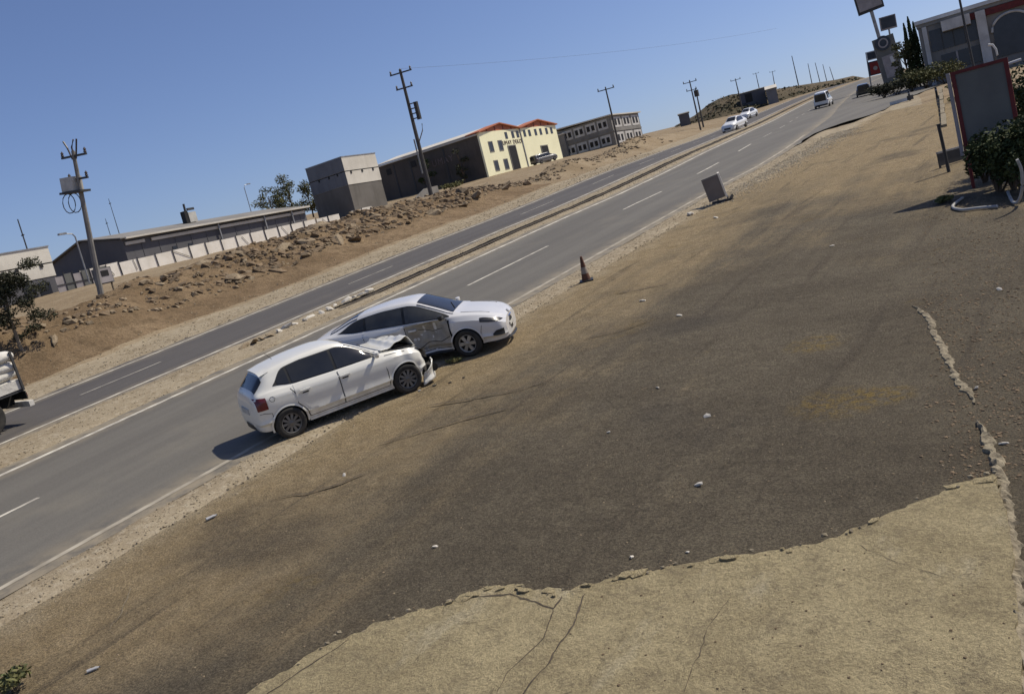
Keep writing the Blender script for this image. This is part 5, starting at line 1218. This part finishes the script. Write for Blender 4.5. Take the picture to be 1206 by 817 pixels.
# ---- bollards, fallen bar, low wall
for i, (px, py, tx, ty, lab) in enumerate(((1072, 119, 1070, 107, 'short black bollard beside the white fallen bar'), (1104, 116, 1100, 103, 'black bollard right of the other, on the pale dirt'))):
    q = gp(px, py); o = thing('bollard', lab, 'bollard', q, 0, True, 'black bollards'); hq = HT(q, tx, ty); MB().lathe([(.07, -.1), (.07, hq - .05), (.05, hq), (0, hq + .02)], 10).build('tube', M['black'], o, True); MB().lathe([(.075, 0), (.075, .06)], 10, Matrix.Translation((0, 0, hq*.7))).build('band', M['steel'], o)
a, b = gp(1050, 124), gp(1071, 120); fbx = thing('fallen_bar', 'white barrier bar lying on the ground by the bollard', 'bar', a, facing(a, b), True); B(0, (b - a).length, -.12, .12, .0, .22).build('bar', M['sign_white'], fbx); B((b - a).length, (b - a).length + .3, -.14, .14, 0, .3).build('end_block', M['darksteel'], fbx)
a, b = gp(1090, 97), gp(1122, 88); lw = thing('low_wall', 'dark-topped low wall at the filling station edge', 'wall', a, facing(a, b), True); B(0, (b - a).length, -.15, .15, -.3, .65).build('wall', M['bareconc'], lw); B(-.05, (b - a).length + .05, -.2, .2, .652, .78).build('coping', M['darksteel'], lw)
# ---- filling station building
sa, sb_ = at(1093, 99, 104), at(1226, 66, 104); st_ = thing('station_building', 'shaded two-storey filling station building with dark glazing and white roof edge', 'building', (sa.x, sa.y, base(sa.y) + .3), facing(Vector((sa.x, sa.y, 0)), Vector((sb_.x, sb_.y, 0))))
SW, SH = 13.2, HT(Vector((sa.x, sa.y, base(sa.y) + .3)), 1082, 25)
B(0, SW, 0, 9, -2, SH - .7).build('wall', M['bareconc'], st_)
B(-.2, 7.6, -.3, 9.2, SH - .35, SH).build('roof_edge', M['sign_white'], st_); B(-.1, SW + .1, -.15, 9.1, SH - .698, SH - .352).build('cornice', M['greyroof'], st_)
B(3.6, SW, -.25, -.16, SH - 1.35, SH - .75).build('fascia_band', M['red_paint'], st_); B(7.7, SW + .2, -.35, 9.2, SH - .35, SH - .18).build('roof_edge', M['darksteel'], st_)
B(.9, 5.0, -.06, -.002, SH*.46, SH*.80).build('upper_glazing', M['dark_window'], st_)
for x in (1.9, 2.9, 3.9): B(x, x + .08, -.10, -.062, SH*.46, SH*.80).build('mullion', M['darksteel'], st_)
B(1.6, 5.0, -.06, -.002, SH*.12, SH*.38).build('lower_glazing', M['dark_window'], st_); B(2.9, 3.05, -.12, -.062, 0, SH*.38).build('mullion', M['sign_grey'], st_)
B(2.1, 4.6, -1.2, -.065, SH*.72, SH*.88).build('balcony', M['plaster'], st_)
B(.35, .75, -.2, -.002, -1, SH - .72).build('pier', M['plaster'], st_)
B(5.05, 5.9, -.5, -.002, -1, SH - .75).build('column', M['plaster'], st_)
ar = MB(); n = 12; pts = [(6.3, SH*.10), (9.5, SH*.10)] + [(7.9 + 1.6*math.cos(t), SH*.50 + SH*.22*math.sin(t)) for t in [math.pi*i/n for i in range(n + 1)]]
tri_prism(pts, -.08, -.004).build('arched_window', M['dark_window'], st_)
MB().tube([(7.9 + 1.7*math.cos(t), -.12, SH*.50 + SH*.235*math.sin(t)) for t in [math.pi*i/n for i in range(n + 1)]], .12, 6).build('arch_trim', M['plaster'], st_)
MB().tube([(10.2, -.2, SH*.62), (11.5, -.2, SH*.76), (13.2, -.2, SH*.72)], .18, 6).build('arch_trim', M['whitewall'], st_)
q = at(1170, 66, 98); cv = thing('curved_sign', 'small white curved form before the arched station window', 'sign', (q.x, q.y, q.z - .3), facing(sa, sb_)); MB().tube([(-.25, 0, 1.35), (.1, 0, 1.25), (.3, 0, .8), (.32, 0, .3), (.1, 0, -.1)], .11, 8, .07).build('arc', M['sign_white'], cv, True); MB().tube([(.1, 0, -3.4), (.1, 0, -.1)], .05, 6).build('stem', M['steel'], cv)
q = gp(1152, 104); H_ = 6.6; lp = thing('lamp_post', 'dark lamp post rising out of the frame before the station', 'lamp post', q, 0); MB().tube([(0, 0, -.3), (-.1, 0, H_*.6), (-.2, 0, H_ + 2.5)], .09, 8, .06).build('shaft', M['darksteel'], lp, True); B(-.5, .2, -.1, .1, H_ + 2.4, H_ + 2.55).build('lamp_head', M['darksteel'], lp)
# ---- signs
def sign_post(name, label, bpx, tpx, wd=.10):
    b = gp(*bpx); t = ray(*tpx); t = EYE + t*(math.hypot(b.x, b.y)/math.hypot(t.x, t.y)); H = (t - b).length
    o = thing(name, label, 'sign', b, 0); rz = facing(sa, sb_)
    o.matrix_world = Matrix.Translation(b) @ Vector((0, 0, 1)).rotation_difference((t - b).normalized()).to_matrix().to_4x4() @ Matrix.Rotation(YAW - .25, 4, 'Z')
    MB().tube([(0, .1, -.3), (0, .1, H)], wd, 8).build('post', M['steel'], o, True); return o, H, math.hypot(b.x, b.y)/F
o, H_, k = sign_post('pylon_sign', 'tallest pylon sign with a pale face cut by the top edge', (1052, 100), (1026, 12), .24)
B(-13*k, 13*k, -.2, .2, H_ - .2, H_ + 20*k).build('sign_box', M['darksteel'], o); B(-11.5*k, 11.5*k, -.24, -.201, H_ + 1.5*k, H_ + 19*k).build('sign_face', M['sign_grey'], o)
o, H_, k = sign_post('pole_sign', 'small dark sign on a thin post right of the tall pylon', (1058, 98), (1047, 34), .12)
B(-8*k, 8*k, -.18, .18, H_ - .1, H_ + 13*k).build('sign_box', M['sign_grey'], o); B(-7*k, 7*k, -.22, -.181, H_ + 1*k, H_ + 12*k).build('sign_face', M['sign_dark'], o)
o, H_, k = sign_post('price_totem', 'grey price totem with a round dark emblem near its top', (1055, 100), (1039, 44), .1)
B(-10.5*k, 10.5*k, -.3, .3, -.4, H_).build('tower', M['panel_face'], o); B(-6.5*k, 6.5*k, -.33, -.301, H_*.18, H_*.62).build('price_panel', M['sign_grey'], o)
em = MB().lathe([(0, 0), (7.5*k, 0), (7.5*k, .2), (0, .22)], 26, Matrix.Translation((-1.5*k, -.302, H_ - 6*k)) @ Matrix.Rotation(rad(90), 4, 'X')).build('emblem', M['sign_dark'], o)
MB().lathe([(3.6*k, .221), (5.0*k, .221), (5.0*k, .26), (3.6*k, .26)], 22, Matrix.Translation((-1.5*k, -.302, H_ - 6*k)) @ Matrix.Rotation(rad(90), 4, 'X'), True).build('emblem_ring', M['sign_grey'], em)
B(1.2*k, 5.0*k, -.37, -.331, H_*.46, H_*.58).build('price_plate', M['sign_white'], o)
o, H_, k = sign_post('stacked_sign', 'dark and red stacked signs on one post beside the road', (1027, 106), (1020, 62), .10)
B(-.5*k, 17*k, -.12, .12, H_ - 9*k, H_).build('upper_box', M['sign_white'], o); B(.6*k, 16*k, -.15, -.121, H_ - 8*k, H_ - 1*k).build('upper_face', M['sign_dark'], o)
B(-.5*k, 13*k, -.12, .12, H_ - 25*k, H_ - 10.5*k).build('lower_box', M['sign_dark'], o); B(1.2*k, 12*k, -.15, -.121, H_ - 24*k, H_ - 11.5*k).build('lower_face', M['sign_red'], o); MB().lathe([(0, 0), (2.2*k, 0), (2.2*k, .03), (0, .03)], 14, Matrix.Translation((6.5*k, -.151, H_ - 18*k)) @ Matrix.Rotation(rad(90), 4, 'X')).build('lower_emblem', M['sign_grey'], o)
B(13.2*k, 17*k, -.1, .1, H_ - 20*k, H_ - 10*k).build('side_flag', M['sign_white'], o)
# ---- planting round the station
for i, (px, py, w_, h_, lab) in enumerate(((1040, 104, 2.0, 1.6, 'low hedge clump below the stacked signs'), (1056, 102, 2.0, 1.7, 'low hedge clump at the foot of the price totem'), (1072, 97, 2.2, 2.0, 'hedge clump between the totem and the station'), (1090, 92, 2.3, 2.3, 'green hedge clump before the station left corner'), (1112, 87, 2.6, 2.3, 'green hedge clump under the station glazing'))):
    q = at(px, py, 99); q.z = base(q.y); bush('hedge', lab, q, w_, h_, 'leaf_grey' if i < 2 else 'leaf_dry', 130 + i, 1400, .11, 'hedges along the station')
for i, (px, py, tx, ty, R_, leaf, lab) in enumerate(((1076, 88, 1071, 26, .5, 'leaf', 'left spire of three dark cypresses beside the station'), (1082, 87, 1076, 18, .55, 'leaf', 'tallest of three dark cypresses beside the station'), (1087, 86, 1081, 24, .5, 'leaf', 'right spire of three dark cypresses, touching the station'), (1070, 90, 1064, 42, 1.0, 'leaf_dry', 'yellowish rounded tree between totem and cypresses'))):
    q = at(px, py, 112); q.z = base(q.y); H_ = HT(q, tx, ty)
    if i == 3: tree('round_tree', lab, q, H_, 1.5, leaf, 'bark', 153, .15, 22, 120, .12); continue
    o = thing('cypress', lab, 'tree', q, 0, True, 'cypresses beside the station'); r8 = random.Random(160 + i); mb = MB()
    for _ in range(2600):
        t = r8.random()**.8; a_ = r8.uniform(0, 6.28); R8 = R_*1.25*min(1, t*5 + .25)*(1 - t)**.65*(.75 + .35*nz(t*6, a_, i)); rr8 = R8*r8.random()**.35
        p = Vector((math.cos(a_)*rr8, math.sin(a_)*rr8, .3 + t*(H_ - .3))); s8 = r8.uniform(.06, .14); u8 = Vector((r8.gauss(0, .5), r8.gauss(0, .5), 1)).normalized(); w8 = u8.cross(Vector((r8.gauss(0, 1), r8.gauss(0, 1), 0))).normalized()
        mb.add([p - u8*s8, p + w8*s8*.5, p + u8*s8, p - w8*s8*.5], [(0, 1, 2, 3)])
    mb.build('crown', M[leaf], o); MB().tube([(0, 0, -.3), (0, 0, H_*.8)], .12, 7, .03).build('trunk', M['bark'], o)
# ------------------------------------------------------------------ small things on the near side
q = W(691, 331); cn = thing('traffic_cone', 'faded traffic cone standing on the road edge', 'cone', (q.x, q.y, fc_z(q.x, q.y)), .5, False)
B(-.19, .19, -.19, .19, 0, .035).build('base', M['black'], cn)
MB().lathe([(.125, .035), (.098, .22)], 18).build('lower_section', M['cone_orange'], cn, True); MB().lathe([(.098, .221), (.072, .40)], 18).build('white_band', M['cone_white'], cn, True)
MB().lathe([(.072, .401), (.03, .70), (.0, .705)], 18).build('upper_section', M['cone_orange'], cn, True)
# tilted road-side board on a skid
a = W(847, 239); da = math.hypot(a.x, a.y); b = at(867, 233.5, da); bo = thing('tilted_board', 'grey board leaning on a low stand at the road edge', 'board', (a.x, a.y, .01), facing(Vector((a.x, a.y, 0)), Vector((b.x, b.y, 0))), False)
Tm = Matrix.Rotation(rad(-9), 4, 'Y') @ Matrix.Rotation(rad(6), 4, 'X')
MB().box(-.32, .30, -.03, .03, .14, 1.04, Tm).build('panel', M['greyroof'], bo)
B(-.29, .27, -.045, -.031, .18, 1.0, Tm).build('panel_face', simple('dull brown-grey board', (.20, .175, .16), (.16, .14, .13), 2, .7), bo)
B(.301, .37, -.05, .12, .10, 1.06, Tm).build('edge_panel', M['fence_white'], bo)
for x in (-.02, .34): MB().tube([(x, 0, .04), (x, .01, .2)], .03, 6).build('leg', M['darksteel'], bo)
MB().box(-.25, .50, -.09, .06, .0, .08).build('foot', M['darksteel'], bo); MB().tube([(.44, -.05, .05), (.52, .05, .15)], .06, 8).build('foot_end', M['black'], bo)
def stones(lst, name, cat, group, mesh, zoff=.3):
    for (px, py, s, lab) in lst:
        q = W(px, py); zz = max(fc_z(q.x, q.y), 0)
        if py > 560 and px > 300 and any(0 for _ in ()): pass
        o = put_rock(mesh, name, q.x, q.y, zz + s*zoff*.5, s, None); tag(o, lab, cat, group)
stones([(814, 253, .28, 'pale stone at the shadow tip of the tilted board'), (843, 257, .16, 'small pale stone below the tilted board'), (775, 458, .075, 'bright white scrap right of the crash'), (757, 355, .11, 'pale scrap on the dusty asphalt beyond the cone'),
        (833, 492, .09, 'white scrap in the middle of the dark asphalt'), (823, 573, .10, 'pale scrap above the concrete apron middle'), (810, 651, .05, 'white pebble near the apron edge'), (513, 645, .07, 'white pebble on dark asphalt left of centre'),
        (745, 657, .06, 'small pale pebble just above the apron edge'), (980, 290, .08, 'pale scrap far up the forecourt'), (1177, 342, .10, 'white scrap right of the upper kerb remnant'), (1150, 458, .10, 'white scrap between the two kerb remnants'), (1182, 523, .08, 'white pebble right of the lower kerb strip'),
        (406, 560, .09, 'pale pebble below the hatchback shadow'), (800, 372, .10, 'pale pebble right of the cone, further out'), (717, 511, .07, 'white crumb between the crash and the apron')], 'litter_scrap', 'litter', 'pale scraps on the forecourt', SMALL[0])
def carton(px, py, label, rz, sx=.20):
    q = W(px, py); o = thing('crushed_bottle', label, 'litter', (q.x, q.y, fc_z(q.x, q.y)), rz, False)
    Mx = Matrix.Translation((0, 0, sx*.28)) @ Matrix.Rotation(rad(90), 4, 'Y') @ Matrix.Diagonal((.8, 1.1, 1, 1))
    MB().lathe([(0, -sx*.8), (sx*.24, -sx*.78), (sx*.27, -sx*.3), (sx*.22, 0), (sx*.27, sx*.35), (sx*.12, sx*.6), (sx*.10, sx*.75)], 12, Mx).build('bottle_body', M['rag'], o, True); MB().lathe([(sx*.11, sx*.751), (sx*.11, sx*.86), (0, sx*.86)], 10, Mx).build('cap', M['sign_dark'], o)
carton(250, 611, 'crushed plastic bottle on the asphalt below the road edge line', 1.2, .11); carton(111, 790, 'crushed plastic bottle near the bottom left corner', .9, .085)
q = W(22, 812); bush('corner_weed', 'green weed at the bottom left corner', (q.x, q.y, .0), .32, .28, 'weed', 200, 420, .035)
q = W(548, 424); bush('crash_weeds', 'low weeds under the saloon front wheel', (q.x - .15, q.y - .1, .0), .26, .13, 'weed', 201, 260, .025)
# broken kerb stones lying in the median
for i in range(16):
    t = i/15; q = W(288 + 150*t, 411 - 66*t)
    o = put_rock(SMALL[i % 3] if i > 3 else ROCKS[2], 'kerb_fragment', q.x + rnd.uniform(-.12, .12), q.y, .10, rnd.uniform(.22, .5), None)
    tag(o, ['%s broken kerb fragment along the median behind the crash, counted from the left' % n_ for n_ in ('first', 'second', 'third', 'fourth', 'fifth', 'sixth', 'seventh', 'eighth', 'ninth', 'tenth', 'eleventh', 'twelfth', 'thirteenth', 'fourteenth', 'fifteenth', 'last')][i], 'stone', 'kerb fragments in the median')
# drain with a pale kerb along the median, further up
ys = axis([(24, 190, 1.5)])
kb = struct(strip('pavement_median_kerb', -23.62, -23.42, M['crumb'], .12, ys, 2)); dr = struct(strip('ground_drain_bed', -23.40, -23.08, M['crack'], .035, ys, 2))
# debris from the crash
for i, (dx, dy, s, mt) in enumerate(((.30, -.20, .05, 'black'), (.1, -.45, .05, 'rag'), (.62, -.10, .04, 'black'), (-.2, -.55, .04, 'rag'), (.8, .15, .045, 'black'))):
    q = W(505, 452); mb = MB(); r9 = random.Random(i); mb.add([(s*r9.uniform(.6, 1.3)*math.cos(a), s*r9.uniform(.4, 1)*math.sin(a), .012 + s*.25*r9.random()) for a in (0, 1.2, 2.4, 3.9, 5.2)], [(0, 1, 2, 3, 4)])
    o = mb.build('crash_debris', M[mt]); sd_ = o.modifiers.new('t', 'SOLIDIFY'); sd_.thickness = .008; o.location = (q.x + dx, q.y + dy, fc_z(q.x + dx, q.y + dy) + .004)
    tag(o, 'small ' + ('black' if mt == 'black' else 'white') + ' plastic shard on the ground by the hatchback nose', 'debris', ('black' if mt == 'black' else 'white') + ' shards by the crash')
# ------------------------------------------------------------------ stand the sloping site on plumb world axes
bpy.context.view_layer.update()
for o in list(sc.objects):
    if o.parent is None and o.type in ('MESH', 'EMPTY'):
        o.matrix_world = SLOPE @ o.matrix_world
